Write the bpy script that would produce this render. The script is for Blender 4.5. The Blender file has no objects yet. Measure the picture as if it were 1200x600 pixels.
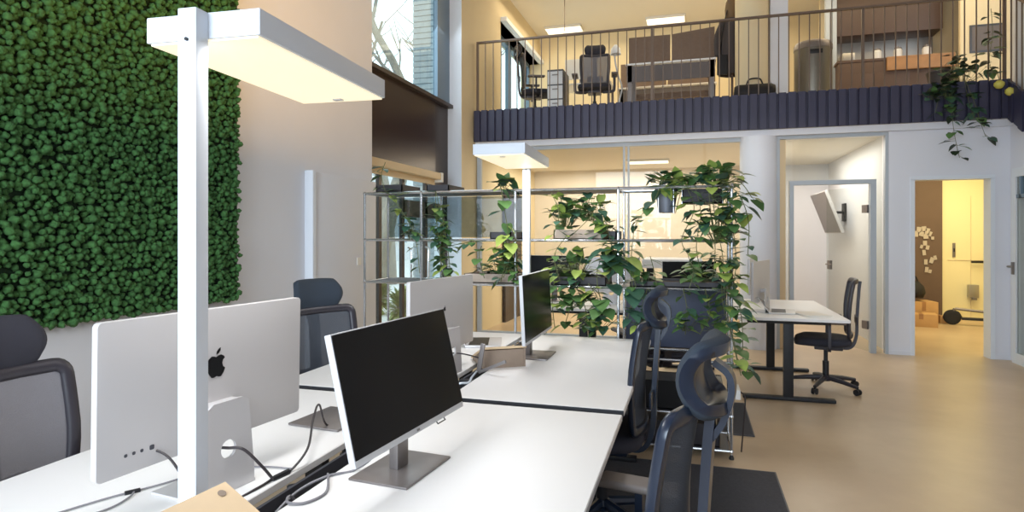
import bpy, bmesh, math, random
from mathutils import Vector, Matrix
random.seed(7)
PI = math.pi
SC = bpy.context.scene
COL = SC.collection

# ------------------------------------------------------------------ camera, world, light, exposure
H = 1.45
YAW = math.atan(210 / 720)
cd = bpy.data.cameras.new('camera'); cam = bpy.data.objects.new('camera', cd); COL.objects.link(cam)
cd.sensor_width = 36; cd.lens = 720 / 1200 * 36; cd.shift_y = -25 / 1200; cd.clip_start = .05; cd.clip_end = 200
cam.location = (0, 0, H); cam.rotation_euler = (PI / 2, 0, YAW)
SC.camera = cam
SC.view_settings.view_transform = 'Standard'; SC.view_settings.look = 'None'
SC.view_settings.exposure = 0.0; SC.view_settings.gamma = 1; SC.view_settings.use_curve_mapping = False

w = bpy.data.worlds.new('sky'); SC.world = w; w.use_nodes = True
bg = w.node_tree.nodes['Background']; bg.inputs[0].default_value = (.80, .90, 1, 1); bg.inputs[1].default_value = 2.6

def area(name, loc, target, sx, sy, power, color):
    l = bpy.data.lights.new(name, 'AREA'); l.shape = 'RECTANGLE'; l.size = sx; l.size_y = sy; l.energy = power; l.color = color
    o = bpy.data.objects.new(name, l); COL.objects.link(o); o.location = loc
    o.rotation_euler = (Vector(target) - Vector(loc)).to_track_quat('-Z', 'Y').to_euler(); return o
d_ = area('daylight_rear_window', (-1.75, -2.8, 2.2), (-1.6, 3.2, .7), 2.3, 2.5, 135, (.74, .87, 1)); d_.data.spread = math.radians(120)
area('daylight_street_window', (-3.1, 6.6, 4.4), (1, 6.2, 1.5), 2.2, 2.2, 34, (.80, .92, 1))
area('overhead_fill', (-1.4, 3.2, 5.75), (-1.0, 3.2, 0), 2.4, 5.0, 14, (.96, .97, 1))  # unseen fill light added above the desks to brighten their tops
area('upper_floor_light', (-.6, 10.6, 5.3), (-.6, 10.6, 0), 4.6, 2.6, 74, (1, .84, .58))
area('pantry_light', (2.6, 9.4, 5.3), (2.6, 9.6, 3), 2.6, 1.2, 34, (1, .80, .50))
area('meeting_room_light', (-1.1, 10.4, 2.66), (-1.1, 10.4, 0), 3.2, 2.4, 105, (1, .92, .80))
area('screen_room_light', (1.6, 10.0, 2.66), (1.6, 10, 0), .9, 2.2, 42, (1, .94, .84))
area('hallway_light', (4.0, 10.4, 2.66), (4.0, 10.5, 0), 1.4, 2.0, 60, (1, .86, .50))
area('gallery_front_fill', (.2, 7.2, 2.9), (.2, 7.3, 0), 3.5, 1.2, 12, (1, .92, .80))  # unseen fill light in open air before the gallery, without a fitting

# ------------------------------------------------------------------ materials
def lin(c):
    return tuple(((v / 255) / 12.92 if v <= 10 else (((v / 255) + .055) / 1.055) ** 2.4) for v in c) + (1,)
def mat(name, rgb, rough=.5, metal=0., spec=.5, bump=0., bscale=60., var=0., vscale=8., alpha=1., trans=0., emit=None, estr=0., coat=0.):
    m = bpy.data.materials.new(name); m.use_nodes = True
    nt = m.node_tree; b = nt.nodes['Principled BSDF']
    b.inputs['Base Color'].default_value = lin(rgb); b.inputs['Roughness'].default_value = rough
    b.inputs['Metallic'].default_value = metal; b.inputs['Specular IOR Level'].default_value = spec
    b.inputs['Alpha'].default_value = alpha; b.inputs['Transmission Weight'].default_value = trans
    b.inputs['Coat Weight'].default_value = coat
    if emit: b.inputs['Emission Color'].default_value = lin(emit); b.inputs['Emission Strength'].default_value = estr
    if var or bump:
        tc = nt.nodes.new('ShaderNodeTexCoord')
    if var:
        n = nt.nodes.new('ShaderNodeTexNoise'); n.inputs['Scale'].default_value = vscale; n.inputs['Detail'].default_value = 6
        r = nt.nodes.new('ShaderNodeValToRGB'); c = lin(rgb)
        r.color_ramp.elements[0].position = .3; r.color_ramp.elements[1].position = .7
        r.color_ramp.elements[0].color = tuple(v * (1 - var) for v in c[:3]) + (1,)
        r.color_ramp.elements[1].color = tuple(min(1, v * (1 + var)) for v in c[:3]) + (1,)
        nt.links.new(tc.outputs['Object'], n.inputs['Vector']); nt.links.new(n.outputs['Fac'], r.inputs['Fac'])
        nt.links.new(r.outputs['Color'], b.inputs['Base Color'])
    if bump:
        n2 = nt.nodes.new('ShaderNodeTexNoise'); n2.inputs['Scale'].default_value = bscale; n2.inputs['Detail'].default_value = 3
        bp = nt.nodes.new('ShaderNodeBump'); bp.inputs['Strength'].default_value = bump; bp.inputs['Distance'].default_value = .01
        nt.links.new(tc.outputs['Object'], n2.inputs['Vector']); nt.links.new(n2.outputs['Fac'], bp.inputs['Height'])
        nt.links.new(bp.outputs['Normal'], b.inputs['Normal'])
    return m
def glass(name, tint=(235, 245, 245), refl=.09, rough=.0):
    m = bpy.data.materials.new(name); m.use_nodes = True; nt = m.node_tree; nt.nodes.clear()
    o = nt.nodes.new('ShaderNodeOutputMaterial'); mx = nt.nodes.new('ShaderNodeMixShader')
    t = nt.nodes.new('ShaderNodeBsdfTransparent'); g = nt.nodes.new('ShaderNodeBsdfGlossy')
    t.inputs[0].default_value = lin(tint); g.inputs['Roughness'].default_value = rough; mx.inputs[0].default_value = refl
    nt.links.new(t.outputs[0], mx.inputs[1]); nt.links.new(g.outputs[0], mx.inputs[2]); nt.links.new(mx.outputs[0], o.inputs[0]); return m
M = dict(
    wall=mat('white_plaster', (223, 224, 229), .55, var=.015, vscale=2),
    concrete=mat('raw_concrete', (128, 128, 130), .85, var=.08, vscale=2),
    wall3=mat('warm_white_paint', (228, 216, 198), .7),
    wall2=mat('bluish_white_plaster', (222, 224, 232), .6, var=.01, vscale=2),
    ceil=mat('ceiling_paint', (232, 226, 214), .8),
    cream=mat('cream_paint', (228, 210, 172), .7, var=.02, vscale=2),
    yellow=mat('warm_yellow_paint', (240, 228, 180), .6),
    beige=mat('beige_lacquer', (214, 190, 150), .5),
    brown=mat('taupe_paint', (104, 84, 72), .7, var=.03),
    spandrel=mat('bronze_panel', (70, 54, 44), .28, metal=.35, var=.04, vscale=1.5),
    bframe=mat('dark_bronze_frame', (62, 50, 44), .4, metal=.3),
    bluegrey=mat('blue_grey_frame', (112, 134, 154), .45),
    pframe=mat('pale_grey_frame', (176, 184, 192), .45),
    whitetrim=mat('white_trim', (224, 230, 238), .45),
    slat=mat('navy_painted_slat', (51, 50, 74), .45, var=.05, vscale=5),
    railm=mat('bronze_rail', (112, 96, 84), .4, metal=.3),
    desk=mat('white_desk_laminate', (236, 234, 232), .42, var=.006, vscale=4),
    deskedge=mat('grey_desk_edge', (190, 192, 200), .5),
    black=mat('black_powder_coat', (24, 25, 30), .5),
    navy=mat('dark_navy_plastic', (25, 36, 54), .28),
    frame=mat('charcoal_plastic', (50, 47, 54), .4),
    fabric=mat('charcoal_fabric', (46, 46, 56), .85, bump=.25, bscale=400),
    fabric2=mat('slate_fabric', (44, 54, 66), .85, bump=.25, bscale=400),
    pad=mat('taupe_armrest', (112, 104, 100), .6),
    mesh=mat('grey_chair_mesh', (118, 116, 122), .8, bump=.4, bscale=260, alpha=.88),
    meshd=mat('dark_chair_mesh', (66, 72, 82), .8, bump=.4, bscale=260, alpha=.90),
    silver=mat('silver_aluminium', (206, 203, 203), .38, metal=.25),
    silver2=mat('bright_aluminium_edge', (208, 218, 228), .35, metal=.2),
    screen=mat('black_screen', (9, 8, 10), .2, spec=.22),
    bezel=mat('black_bezel', (22, 22, 25), .4),
    chin=mat('pale_grey_chin', (200, 200, 202), .4),
    steel=mat('brushed_grey_steel', (128, 122, 120), .38, metal=.5, var=.04, vscale=20),
    chrome=mat('chrome', (205, 208, 212), .22, metal=.85),
    lampw=mat('white_lamp_metal', (206, 212, 220), .45),
    lampglow=mat('lamp_diffuser', (205, 196, 176), .5, emit=(255, 240, 205), estr=.80),
    lampup=mat('lamp_uplight', (255, 235, 200), .5, emit=(255, 190, 100), estr=6.),
    ceilglow=mat('ceiling_light_diffuser', (255, 250, 235), .5, emit=(255, 246, 222), estr=1.6),
    cable=mat('dark_cable', (52, 46, 48), .5), cableg=mat('grey_cable', (128, 126, 130), .5),
    wood=mat('pale_plywood', (214, 186, 148), .55, var=.05, vscale=14),
    woodd=mat('brown_plywood_edge', (138, 120, 104), .6, var=.05, vscale=30),
    soil=mat('potting_soil', (84, 66, 54), .95, bump=.6, bscale=90),
    potg=mat('grey_zinc', (120, 124, 134), .45, metal=.3), potw=mat('white_ceramic', (220, 218, 214), .4),
    tray=mat('black_planter_tray', (46, 42, 46), .5), trayb=mat('beige_planter', (176, 158, 142), .6),
    panel=mat('slate_blue_panel', (52, 60, 84), .35), panelg=mat('dark_grey_panel', (70, 72, 80), .4),
    leaf=mat('green_leaf', (90, 126, 72), .42, var=.25, vscale=9), leafl=mat('yellow_green_leaf', (158, 178, 88), .42, var=.2, vscale=9),
    leafd=mat('deep_green_leaf', (66, 102, 82), .4, var=.25, vscale=9), stem=mat('vine_stem', (92, 98, 58), .6),
    leafb=mat('blackish_green_leaf', (32, 50, 30), .5, var=.2, vscale=9),
    moss=mat('preserved_moss', (66, 112, 58), .95, var=.32, vscale=26, bump=.9, bscale=180),
    mossb=mat('moss_backing', (22, 46, 24), .95),
    rug=mat('dark_grey_rug', (72, 72, 78), .95, var=.12, vscale=60, bump=.6, bscale=300),
    card=mat('cardboard', (196, 156, 106), .8, var=.05), bag=mat('black_bag', (26, 25, 28), .7),
    paper=mat('white_paper', (236, 232, 222), .7), decal=mat('photo_print', (188, 176, 164), .6),
    acou=mat('brown_acoustic_felt', (118, 100, 88), .9, var=.06, vscale=30), acoug=mat('grey_acoustic_felt', (110, 104, 104), .9),
    cab=mat('dark_brown_veneer', (82, 62, 50), .45, var=.08, vscale=6), stl=mat('stainless_steel', (168, 164, 158), .3, metal=.7),
    counter=mat('oak_counter', (160, 118, 78), .5, var=.1, vscale=12),
    coat=mat('dark_wool', (70, 64, 64), .9), coatb=mat('brown_fur', (120, 98, 72), .95, bump=.8, bscale=120),
    binm=mat('grey_bin_metal', (116, 112, 102), .35, metal=.6), rubber=mat('black_rubber', (28, 28, 30), .7),
    bark=mat('pale_bark', (138, 132, 124), .9, var=.15), build=mat('pale_facade', (198, 200, 204), .8, var=.04),
    brick=mat('grey_brick', (150, 160, 168), .8, var=.1, vscale=20), wing=mat('facade_window', (150, 166, 180), .15),
    pave=mat('pale_paving', (206, 206, 204), .85, var=.05), hedge=mat('hedge_leaf', (140, 152, 96), .7, var=.3, vscale=12),
    black2=mat('logo_black', (12, 12, 14), .3), red=mat('yellow_fruit', (206, 196, 92), .5),
    glass=glass('clear_glass', (238, 246, 244), .07), glassp=glass('partition_glass', (242, 244, 242), .012),
    glassd=glass('shelf_smoked_glass', (206, 214, 218), .10), lampglass=None)
# floor: polished beige screed
def floor_mat():
    m = mat('polished_screed', (188, 174, 152), .33, var=.0)
    nt = m.node_tree; b = nt.nodes['Principled BSDF']; tc = nt.nodes.new('ShaderNodeTexCoord')
    n = nt.nodes.new('ShaderNodeTexNoise'); n.inputs['Scale'].default_value = .9; n.inputs['Detail'].default_value = 9; n.inputs['Roughness'].default_value = .62
    r = nt.nodes.new('ShaderNodeValToRGB'); r.color_ramp.elements[0].position = .32; r.color_ramp.elements[1].position = .7
    r.color_ramp.elements[0].color = lin((188, 162, 130)); r.color_ramp.elements[1].color = lin((210, 186, 154))
    nt.links.new(tc.outputs['Object'], n.inputs['Vector']); nt.links.new(n.outputs['Fac'], r.inputs['Fac']); nt.links.new(r.outputs['Color'], b.inputs['Base Color'])
    return m
M['floor'] = floor_mat()

# ------------------------------------------------------------------ mesh helpers
class MB:
    def __init__(s): s.bm = bmesh.new(); s.mi = 0
    def _new(s, faces):
        for f in faces: f.material_index = s.mi
    def box(s, a, b, bev=0., seg=2, mx=None):
        x0, y0, z0 = (min(a[i], b[i]) for i in range(3)); x1, y1, z1 = (max(a[i], b[i]) for i in range(3))
        t = bmesh.new()
        v = [t.verts.new(p) for p in ((x0, y0, z0), (x1, y0, z0), (x1, y1, z0), (x0, y1, z0), (x0, y0, z1), (x1, y0, z1), (x1, y1, z1), (x0, y1, z1))]
        for q in ((0, 3, 2, 1), (4, 5, 6, 7), (0, 1, 5, 4), (1, 2, 6, 5), (2, 3, 7, 6), (3, 0, 4, 7)): t.faces.new([v[i] for i in q])
        if bev: bmesh.ops.bevel(t, geom=list(t.edges), offset=bev, segments=seg, profile=.6, affect='EDGES')
        s.merge(t, mx); return s
    def merge(s, t, mx=None):
        d = {}
        for v in t.verts: d[v] = s.bm.verts.new(mx @ v.co if mx else v.co)
        for f in t.faces:
            try: g = s.bm.faces.new([d[v] for v in f.verts]); g.material_index = s.mi
            except ValueError: pass
        t.free()
    def prism(s, poly, d0, d1, axis='z', mx=None, bev=0.):
        """polygon in the plane across axis, between d0 and d1"""
        def P(p, d): return {'z': (p[0], p[1], d), 'y': (p[0], d, p[1]), 'x': (d, p[0], p[1])}[axis]
        t = bmesh.new(); a = [t.verts.new(P(p, d0)) for p in poly]; b = [t.verts.new(P(p, d1)) for p in poly]; n = len(poly)
        t.faces.new(a); t.faces.new(b[::-1])
        for i in range(n): t.faces.new((a[i], b[i], b[(i + 1) % n], a[(i + 1) % n]))
        bmesh.ops.recalc_face_normals(t, faces=t.faces)
        if bev: bmesh.ops.bevel(t, geom=list(t.edges), offset=bev, segments=2, profile=.6, affect='EDGES')
        s.merge(t, mx); return s
    def lathe(s, prof, seg=24, c=(0, 0, 0), mx=None):
        t = bmesh.new(); rings = []
        for r, z in prof:
            rings.append([t.verts.new((c[0] + max(r, 1e-4) * math.cos(2 * PI * k / seg), c[1] + max(r, 1e-4) * math.sin(2 * PI * k / seg), c[2] + z)) for k in range(seg)])
        for a, b in zip(rings, rings[1:]):
            for k in range(seg): t.faces.new((a[k], a[(k + 1) % seg], b[(k + 1) % seg], b[k]))
        t.faces.new(rings[0][::-1]); t.faces.new(rings[-1]); s.merge(t, mx); return s
    def cyl(s, p, q, r, seg=12, r2=None):
        return s.tube([p, q], [r, r if r2 is None else r2], seg)
    def tube(s, pts, r, seg=8, prof=None, up=None):
        """round tube (or profile prof = list of 2-D points) along pts"""
        pts = [Vector(p) for p in pts]; n = len(pts)
        rs = r if isinstance(r, (list, tuple)) else [r] * n
        prev = None; rings = []
        for i, p in enumerate(pts):
            t = (pts[min(i + 1, n - 1)] - pts[max(i - 1, 0)]).normalized()
            if prev is None:
                u = Vector(up) if up else (Vector((0, 0, 1)) if abs(t.z) < .9 else Vector((1, 0, 0)))
            else: u = prev
            u = (u - t * u.dot(t)).normalized(); prev = u; v = t.cross(u)
            if prof: rings.append([s.bm.verts.new(p + (u * a + v * b) * rs[i]) for a, b in prof])
            else: rings.append([s.bm.verts.new(p + (u * math.cos(2 * PI * k / seg) + v * math.sin(2 * PI * k / seg)) * rs[i]) for k in range(seg)])
        m = len(rings[0])
        fs = []
        for a, b in zip(rings, rings[1:]):
            for k in range(m): fs.append(s.bm.faces.new((a[k], a[(k + 1) % m], b[(k + 1) % m], b[k])))
        fs.append(s.bm.faces.new(rings[0][::-1])); fs.append(s.bm.faces.new(rings[-1])); s._new(fs); return s
    def grid(s, fn, nu, nv, close_u=False):
        g = [[s.bm.verts.new(fn(i / nu, j / nv)) for j in range(nv + 1)] for i in range(nu + (0 if close_u else 1))]
        n = len(g)
        for i in range(n if close_u else n - 1):
            for j in range(nv):
                f = s.bm.faces.new((g[i][j], g[(i + 1) % n][j], g[(i + 1) % n][j + 1], g[i][j + 1])); f.material_index = s.mi
        return g
    def build(s, name, mats, parent=None, loc=None, smooth=35, fix=True):
        if fix: bmesh.ops.recalc_face_normals(s.bm, faces=s.bm.faces)
        me = bpy.data.meshes.new(name); s.bm.to_mesh(me); s.bm.free()
        for m in (mats if isinstance(mats, (list, tuple)) else [mats]): me.materials.append(m)
        if smooth:
            me.polygons.foreach_set('use_smooth', [True] * len(me.polygons)); me.set_sharp_from_angle(angle=math.radians(smooth))
        o = bpy.data.objects.new(name, me); COL.objects.link(o)
        if parent: o.parent = parent
        if loc: o.location = loc
        return o
def tag(o, label=None, cat=None, group=None, kind=None):
    for k, v in (('label', label), ('category', cat), ('group', group), ('kind', kind)):
        if v: o[k] = v
    return o
def thing(name, loc, rz=0., label=None, cat=None, group=None):
    o = bpy.data.objects.new(name, None); COL.objects.link(o); o.empty_display_size = .1
    o.location = loc; o.rotation_euler = (0, 0, rz); return tag(o, label, cat, group)
KIDS = {}
def tree(o, parent=None):
    c = o.copy(); COL.objects.link(c)
    if parent: c.parent = parent
    for ch in list(o.children): tree(ch, c)
    return c
def dup(o, loc, rz, label, group=None):
    bpy.context.view_layer.update()
    c = tree(o); c.location = loc; c.rotation_euler = (0, 0, rz); c['label'] = label
    if group: c['group'] = group
    return c
def st(name, boxes, m, bev=0., smooth=0):
    b = MB()
    for a, c in boxes: b.box(a, c, bev)
    return tag(b.build(name, m, smooth=smooth), kind='structure')
def quad_pts(a, b, n): return [tuple(a[i] + (b[i] - a[i]) * k / n for i in range(3)) for k in range(n + 1)]
def bez(pts, n=24):
    """Catmull-Rom through pts"""
    P = [Vector(p) for p in pts]; P = [P[0] * 2 - P[1]] + P + [P[-1] * 2 - P[-2]]; out = []
    for i in range(1, len(P) - 2):
        for k in range(n):
            t = k / n; a, b, c, d = P[i - 1:i + 3]
            out.append(.5 * ((2 * b) + (c - a) * t + (2 * a - 5 * b + 4 * c - d) * t * t + (3 * b - a - 3 * c + d) * t ** 3))
    out.append(P[-2]); return out
FW = Vector((-math.sin(YAW), math.cos(YAW), 0)); RT = Vector((math.cos(YAW), math.sin(YAW), 0))
def at(px, py, Y):
    """point of the room on the vertical plane at distance Y"""
    d = FW + RT * ((px - 600) / 720) + Vector((0, 0, (275 - py) / 720)); return d * (Y / d.y) + Vector((0, 0, H))

# ------------------------------------------------------------------ the room shell
XL, YB = -3.0, 8.435
st('floor', [((-3.4, -3.2, -.12), (5.7, 12.6, 0))], M['floor'])
st('wall_left', [((-3.4, -3, 0), (XL, 5.39, 6)), ], M['wall'])
tag(MB().box((-3.4, 7.84, 0), (XL, 9.62, 6)).box((-3.4, 9.62, 0), (XL, 12.3, 3.5)).box((-3.4, 9.62, 4.95), (XL, 12.3, 6)).box((-3.4, 5.39, 5.6), (-3.15, 7.84, 6)).build('wall_street', M['cream'], smooth=0), kind='structure')
tag(MB().box((-3.4, 7.832, 0), (XL - .002, 7.84, 6)).build('trim_pier_daylit', M['whitetrim'], smooth=0), kind='structure')  # pier front skinned white: daylight against the warm side put into its colour
st('wall_right', [((3.54, -3, 0), (3.7, 7.2, 6)), ((3.54, 7.2, 2.2), (3.7, YB, 6)), ((3.54, 8.3, 0), (3.7, YB, 2.2))], M['wall2'])
st('wall_rear', [((-3.4, -3.2, 0), (3.7, -3, .9)), ((-3.4, -3.2, 4.6), (3.7, -3, 6)), ((-3.4, -3.2, .9), (-2.2, -3, 4.6)), ((3.0, -3.2, .9), (3.7, -3, 4.6))], M['wall'])
st('ceiling', [((-3.4, -3.2, 6), (5.7, 8.3, 6.15))], M['concrete'])
st('ceiling_gallery', [((-3.4, 8.3, 5.5), (5.7, 12.6, 5.65)), ((-3.4, 8.2, 5.5), (5.7, 8.3, 6.15))], M['ceil'])
# back wall below the gallery: wall with doorway, column, glazing
st('wall_back', [((2.3, YB, 0), (2.57, 8.6, 2.70)), ((2.57, YB, 2.11), (3.35, 8.6, 2.70)), ((3.35, YB, 0), (5.6, 8.6, 2.70))], M['wall2'])
st('trim_2', [((2.53, YB - .012, 0), (2.575, YB + .17, 2.11)), ((3.345, YB - .012, 0), (3.39, YB + .17, 2.11)), ((2.53, YB - .012, 2.105), (3.39, YB + .17, 2.15))], M['whitetrim'])
st('trim_3', [((-2.99, 8.36, 2.70), (3.54, 8.62, 2.776))], M['wall2'])
# gallery slab and its upper rooms
st('floor_gallery', [((-3, 8.337, 2.776), (5.6, 12.3, 3.2))], M['ceil'])
st('wall_gallery', [((-3.4, 12.3, 0), (5.7, 12.5, 6)), ((5.6, 7.5, 0), (5.7, 12.3, 5.5))], M['cream'])
st('ceiling_lower', [((-3, 8.62, 2.70), (5.6, 12.3, 2.774))], M['ceil'])
st('wall_meeting', [((-3, 11.9, 0), (1.0, 12.0, 2.70)), ((.98, 8.75, 0), (1.06, 11.9, 2.70))], M['wall3'])
st('wall_screen', [((1.06, 12.0, 0), (2.35, 12.1, 2.70)), ((2.33, 8.6, 0), (2.43, 12.1, 2.70))], M['wall'])
st('wall_hallway', [((2.43, 12.0, 0), (5.6, 12.15, 2.70)), ((5.4, 8.6, 0), (5.55, 12.0, 2.70))], M['yellow'])
st('trim_4', [((2.43, 11.93, 0), (4.05, 12.0, 2.70))], M['brown'])
st('trim_5', [((4.05, 11.985, 0), (5.4, 12.0, .06)), ((4.48, 11.988, .06), (4.486, 12.0, 2.1)), ((4.15, 11.988, 1.02), (5.4, 12.0, 1.03)), ((4.9, 11.988, 1.03), (4.906, 12.0, 2.1))], M['cream'])
st('wall_pillar', [((1.02, 8.9, 3.2), (1.24, 9.3, 5.5))], M['wall'])
c = MB(); c.lathe([(.225, 0), (.225, 2.70)], 40, (.83, 8.5, 0)); tag(c.build('trim_6', M['wall2']), kind='structure')
c = MB(); c.lathe([(.22, 3.2), (.22, 5.5)], 40, (.80, 9.0, 0)); tag(c.build('trim_7', M['cream']), kind='structure')

# street window, spandrel, lower glazing
def frame_boxes(x0, x1, y0, y1, z0, z1, t, ys=(), zs=()):
    B = [((x0, y0, z0), (x1, y0 + t, z1)), ((x0, y1 - t, z0), (x1, y1, z1)), ((x0, y0, z0), (x1, y1, z0 + t)), ((x0, y0, z1 - t), (x1, y1, z1))]
    for y in ys: B.append(((x0, y - t / 2, z0), (x1, y + t / 2, z1)))
    for z in zs: B.append(((x0, y0, z - t / 2), (x1, y1, z + t / 2)))
    return B
o = st('window_1', frame_boxes(-3.26, -3.19, 5.39, 7.84, 3.2, 5.6, .05), M['bluegrey'])
MB().box((-3.24, 7.42, 3.2), (-3.175, 7.83, 5.6)).build('window_jamb', M['bluegrey'], o, smooth=0)
MB().box((-3.23, 5.4, 3.21), (-3.222, 7.42, 5.59)).build('window_pane', M['glass'], o, smooth=0)
MB().box((-3.3, 5.39, 3.17), (-3.12, 7.83, 3.215)).build('window_sill', M['bframe'], o, smooth=0)
st('trim_8', [((-3.3, 5.39, 2.24), (-3.18, 7.36, 3.17))], M['spandrel'])
st('trim_9', [((-3.3, 7.36, 2.0), (-3.2, 7.83, 3.17))], M['bframe'])
o = tag(MB().box((-3.17, 5.40, 2.15), (-3.06, 7.3, 2.235), .01).build('roller_blind', M['beige']), 'beige roller blind cassette under the bronze spandrel panel', 'blind')
MB().box((-3.165, 5.42, 2.085), (-3.15, 7.27, 2.15)).build('blind_fabric', M['beige'], o, smooth=0)
MB().box((-3.17, 7.27, 2.12), (-3.05, 7.32, 2.24), .004).build('end_cap', M['paper'], o)
o = st('window_2', frame_boxes(-3.25, -3.21, 5.39, 7.83, 0, 2.24, .06, (5.95, 6.5, 7.15)) + [((-3.25, 6.5, 1.66), (-3.21, 7.83, 1.86))], M['bframe'])
MB().box((-3.234, 5.4, .05), (-3.226, 7.8, 2.2)).build('window_pane', M['glass'], o, smooth=0)
for y in (6.58, 7.07):
    MB().tube([(-3.19, y, .9), (-3.15, y, .92), (-3.15, y, 1.28), (-3.19, y, 1.3)], .012).build('door_pull', M['chrome'], o)
o = st('window_3', frame_boxes(-3.3, -3.2, 9.62, 12.28, 3.5, 4.95, .07, (10.9,)), M['bluegrey'])
MB().box((-3.255, 9.65, 3.52), (-3.247, 12.2, 4.93)).build('window_pane', M['glass'], o, smooth=0)
MB().box((-3.3, 9.62, 4.95), (-2.9, 12.28, 5.02)).build('window_head', M['whitetrim'], o, smooth=0)

# rear window frame behind the camera
st('window_4', [((-2.2, -3.15, .9), (3, -3.05, .98)), ((-2.2, -3.15, 4.52), (3, -3.05, 4.6)), ((-2.2, -3.15, .9), (-2.12, -3.05, 4.6)), ((2.92, -3.15, .9), (3, -3.05, 4.6)), ((.36, -3.15, .9), (.44, -3.05, 4.6))], M['bframe'])

# glass partition left of the column
o = st('window_5', [((-2.99, 8.44, 0), (-2.93, 8.5, 2.70)), ((-2.93, 8.44, 0), (.62, 8.5, .06)), ((-2.93, 8.44, 2.65), (.62, 8.5, 2.70)), ((-.89, 8.45, 0), (-.865, 8.49, 2.70)), ((-.83, 8.45, 0), (-.805, 8.49, 2.70))], M['pframe'])
MB().box((-2.93, 8.466, .05), (.62, 8.474, 2.66)).build('window_pane', M['glassp'], o, smooth=0)
st('door_1', [((-2.99, 9.7, 0), (-2.94, 10.7, 2.15))], M['bframe'])
# glazed front of the screen room with an open glass door
o = st('window_6', [((1.04, 8.44, 0), (1.08, 8.52, 2.66)), ((2.265, 8.44, 0), (2.298, 8.52, 2.66)), ((1.04, 8.44, 2.66), (2.298, 8.52, 2.699))], M['pframe'])
MB().box((1.10, 8.476, 2.13), (2.24, 8.484, 2.65)).box((1.10, 8.476, 0), (1.2, 8.484, 2.13)).box((2.17, 8.476, 0), (2.24, 8.484, 2.13)).build('window_pane', M['glassp'], o, smooth=0)
MB().box((1.082, 8.455, 2.655), (1.15, 8.5, .001)).build('frame_post', M['beige'], o, smooth=0)
o = st('door_2', [((1.195, 8.44, 0), (1.245, 8.53, 2.13)), ((2.105, 8.44, 0), (2.17, 8.53, 2.13)), ((1.245, 8.44, 2.075), (2.105, 8.53, 2.13))], M['pframe'])
R_ = Matrix.Translation((2.10, 8.52, 0)) @ Matrix.Rotation(math.radians(-68), 4, 'Z')
lf = MB().box((-.84, -.005, .01), (0, .005, 2.06), mx=R_).build('door_leaf', M['glassp'], o, smooth=0)
MB().box((-.10, -.016, .28), (0, .016, .38), mx=R_).box((-.10, -.016, 1.72), (0, .016, 1.82), mx=R_).build('hinge', M['steel'], lf)
MB().box((-.80, -.02, .98), (-.75, .02, 1.10), mx=R_).tube([R_ @ Vector((-.77, -.02, 1.05)), R_ @ Vector((-.77, -.06, 1.05)), R_ @ Vector((-.64, -.06, 1.05))], .009).build('door_handle', M['steel'], lf)
# glazed door in the right wall
o = st('door_3', [((3.5, 8.22, 0), (3.55, 8.30, 2.2)), ((3.5, 7.2, 0), (3.55, 7.30, 2.2)), ((3.5, 7.3, 2.1), (3.55, 8.22, 2.2)), ((3.5, 7.3, 0), (3.55, 8.22, .12))], M['whitetrim'])
MB().box((3.52, 7.3, .12), (3.53, 8.22, 2.1)).build('door_pane', M['glassp'], o, smooth=0)
MB().box((3.508, 7.3, 1.86), (3.545, 8.22, 1.9)).box((3.508, 8.12, 1.86), (3.545, 8.16, 2.1)).build('glazing_bar', M['bluegrey'], o, smooth=0)
MB().box((3.48, 8.235, 1.0), (3.5, 8.275, 1.14), .004).tube([(3.49, 8.255, 1.09), (3.44, 8.255, 1.09), (3.44, 8.13, 1.09)], .011).build('door_handle', M['steel'], o)
st('wall_side', [((4.0, 6.0, 0), (4.1, 8.43, 2.6)), ((3.7, 6.0, 2.5), (4.0, 8.43, 2.6))], M['cream'])
st('baseboard_back', [((2.3, YB - .01, 0), (2.53, YB, .05)), ((3.39, YB - .01, 0), (3.54, YB, .05))], M['wall2'])

# fascia and stair stringer with vertical slats
b = MB(); b.box((-2.99, 8.315, 2.776), (3.49, 8.335, 3.215)); x = -2.985; k = 0
while x < 3.46:
    b.box((x, 8.285 - .012 * (k % 2), 2.776), (x + .088, 8.315, 3.222), .004, 1); x += .112; k += 1
tag(b.build('trim_fascia', M['slat']), kind='structure')
b = MB(); k = 0; y = 8.28
sl = .62
while y > 7.5:
    zz = 2.776 - sl * (8.3 - y)
    b.prism([(y, zz), (y - .095, zz - sl * .095), (y - .095, zz - sl * .095 + .44), (y, zz + .44)], 3.45 + .012 * (k % 2), 3.49, 'x'); y -= .112; k += 1
tag(b.build('trim_stringer', M['slat'], smooth=0), kind='structure')

# gallery railing
r = thing('balcony_railing', (0, 0, 0), 0, 'long bronze railing of thin vertical bars along the gallery edge', 'railing')
MB().tube([(-2.96, 8.35, 4.205), (3.47, 8.35, 4.205)], 1., prof=[(-.012, -.025), (.012, -.025), (.012, .025), (-.012, .025)]).build('handrail', M['railm'], r)
me = None
x = -2.95
while x < 3.48:
    if me is None:
        p = MB().box((-.006, -.006, 3.2), (.006, .006, 4.195)).build('baluster', M['railm'], r, (x, 8.35, 0), smooth=0); me = p
    else:
        p = me.copy(); COL.objects.link(p); p.parent = r; p.location = (x, 8.35, 0)
    x += .1178
for x in (-2.95, -.5, 2.0, 3.45):
    MB().box((x - .015, 8.335, 3.2), (x + .015, 8.365, 4.195)).build('post', M['railm'], r, smooth=0)
r2 = thing('stair_railing', (0, 0, 0), 0, 'bronze stair railing dropping away at the end of the gallery', 'railing')
MB().tube([(3.47, 8.3, 4.2), (3.47, 7.5, 4.2 - .8 * sl)], 1., prof=[(-.012, -.025), (.012, -.025), (.012, .025), (-.012, .025)]).build('handrail', M['railm'], r2)
y = 8.24
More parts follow.
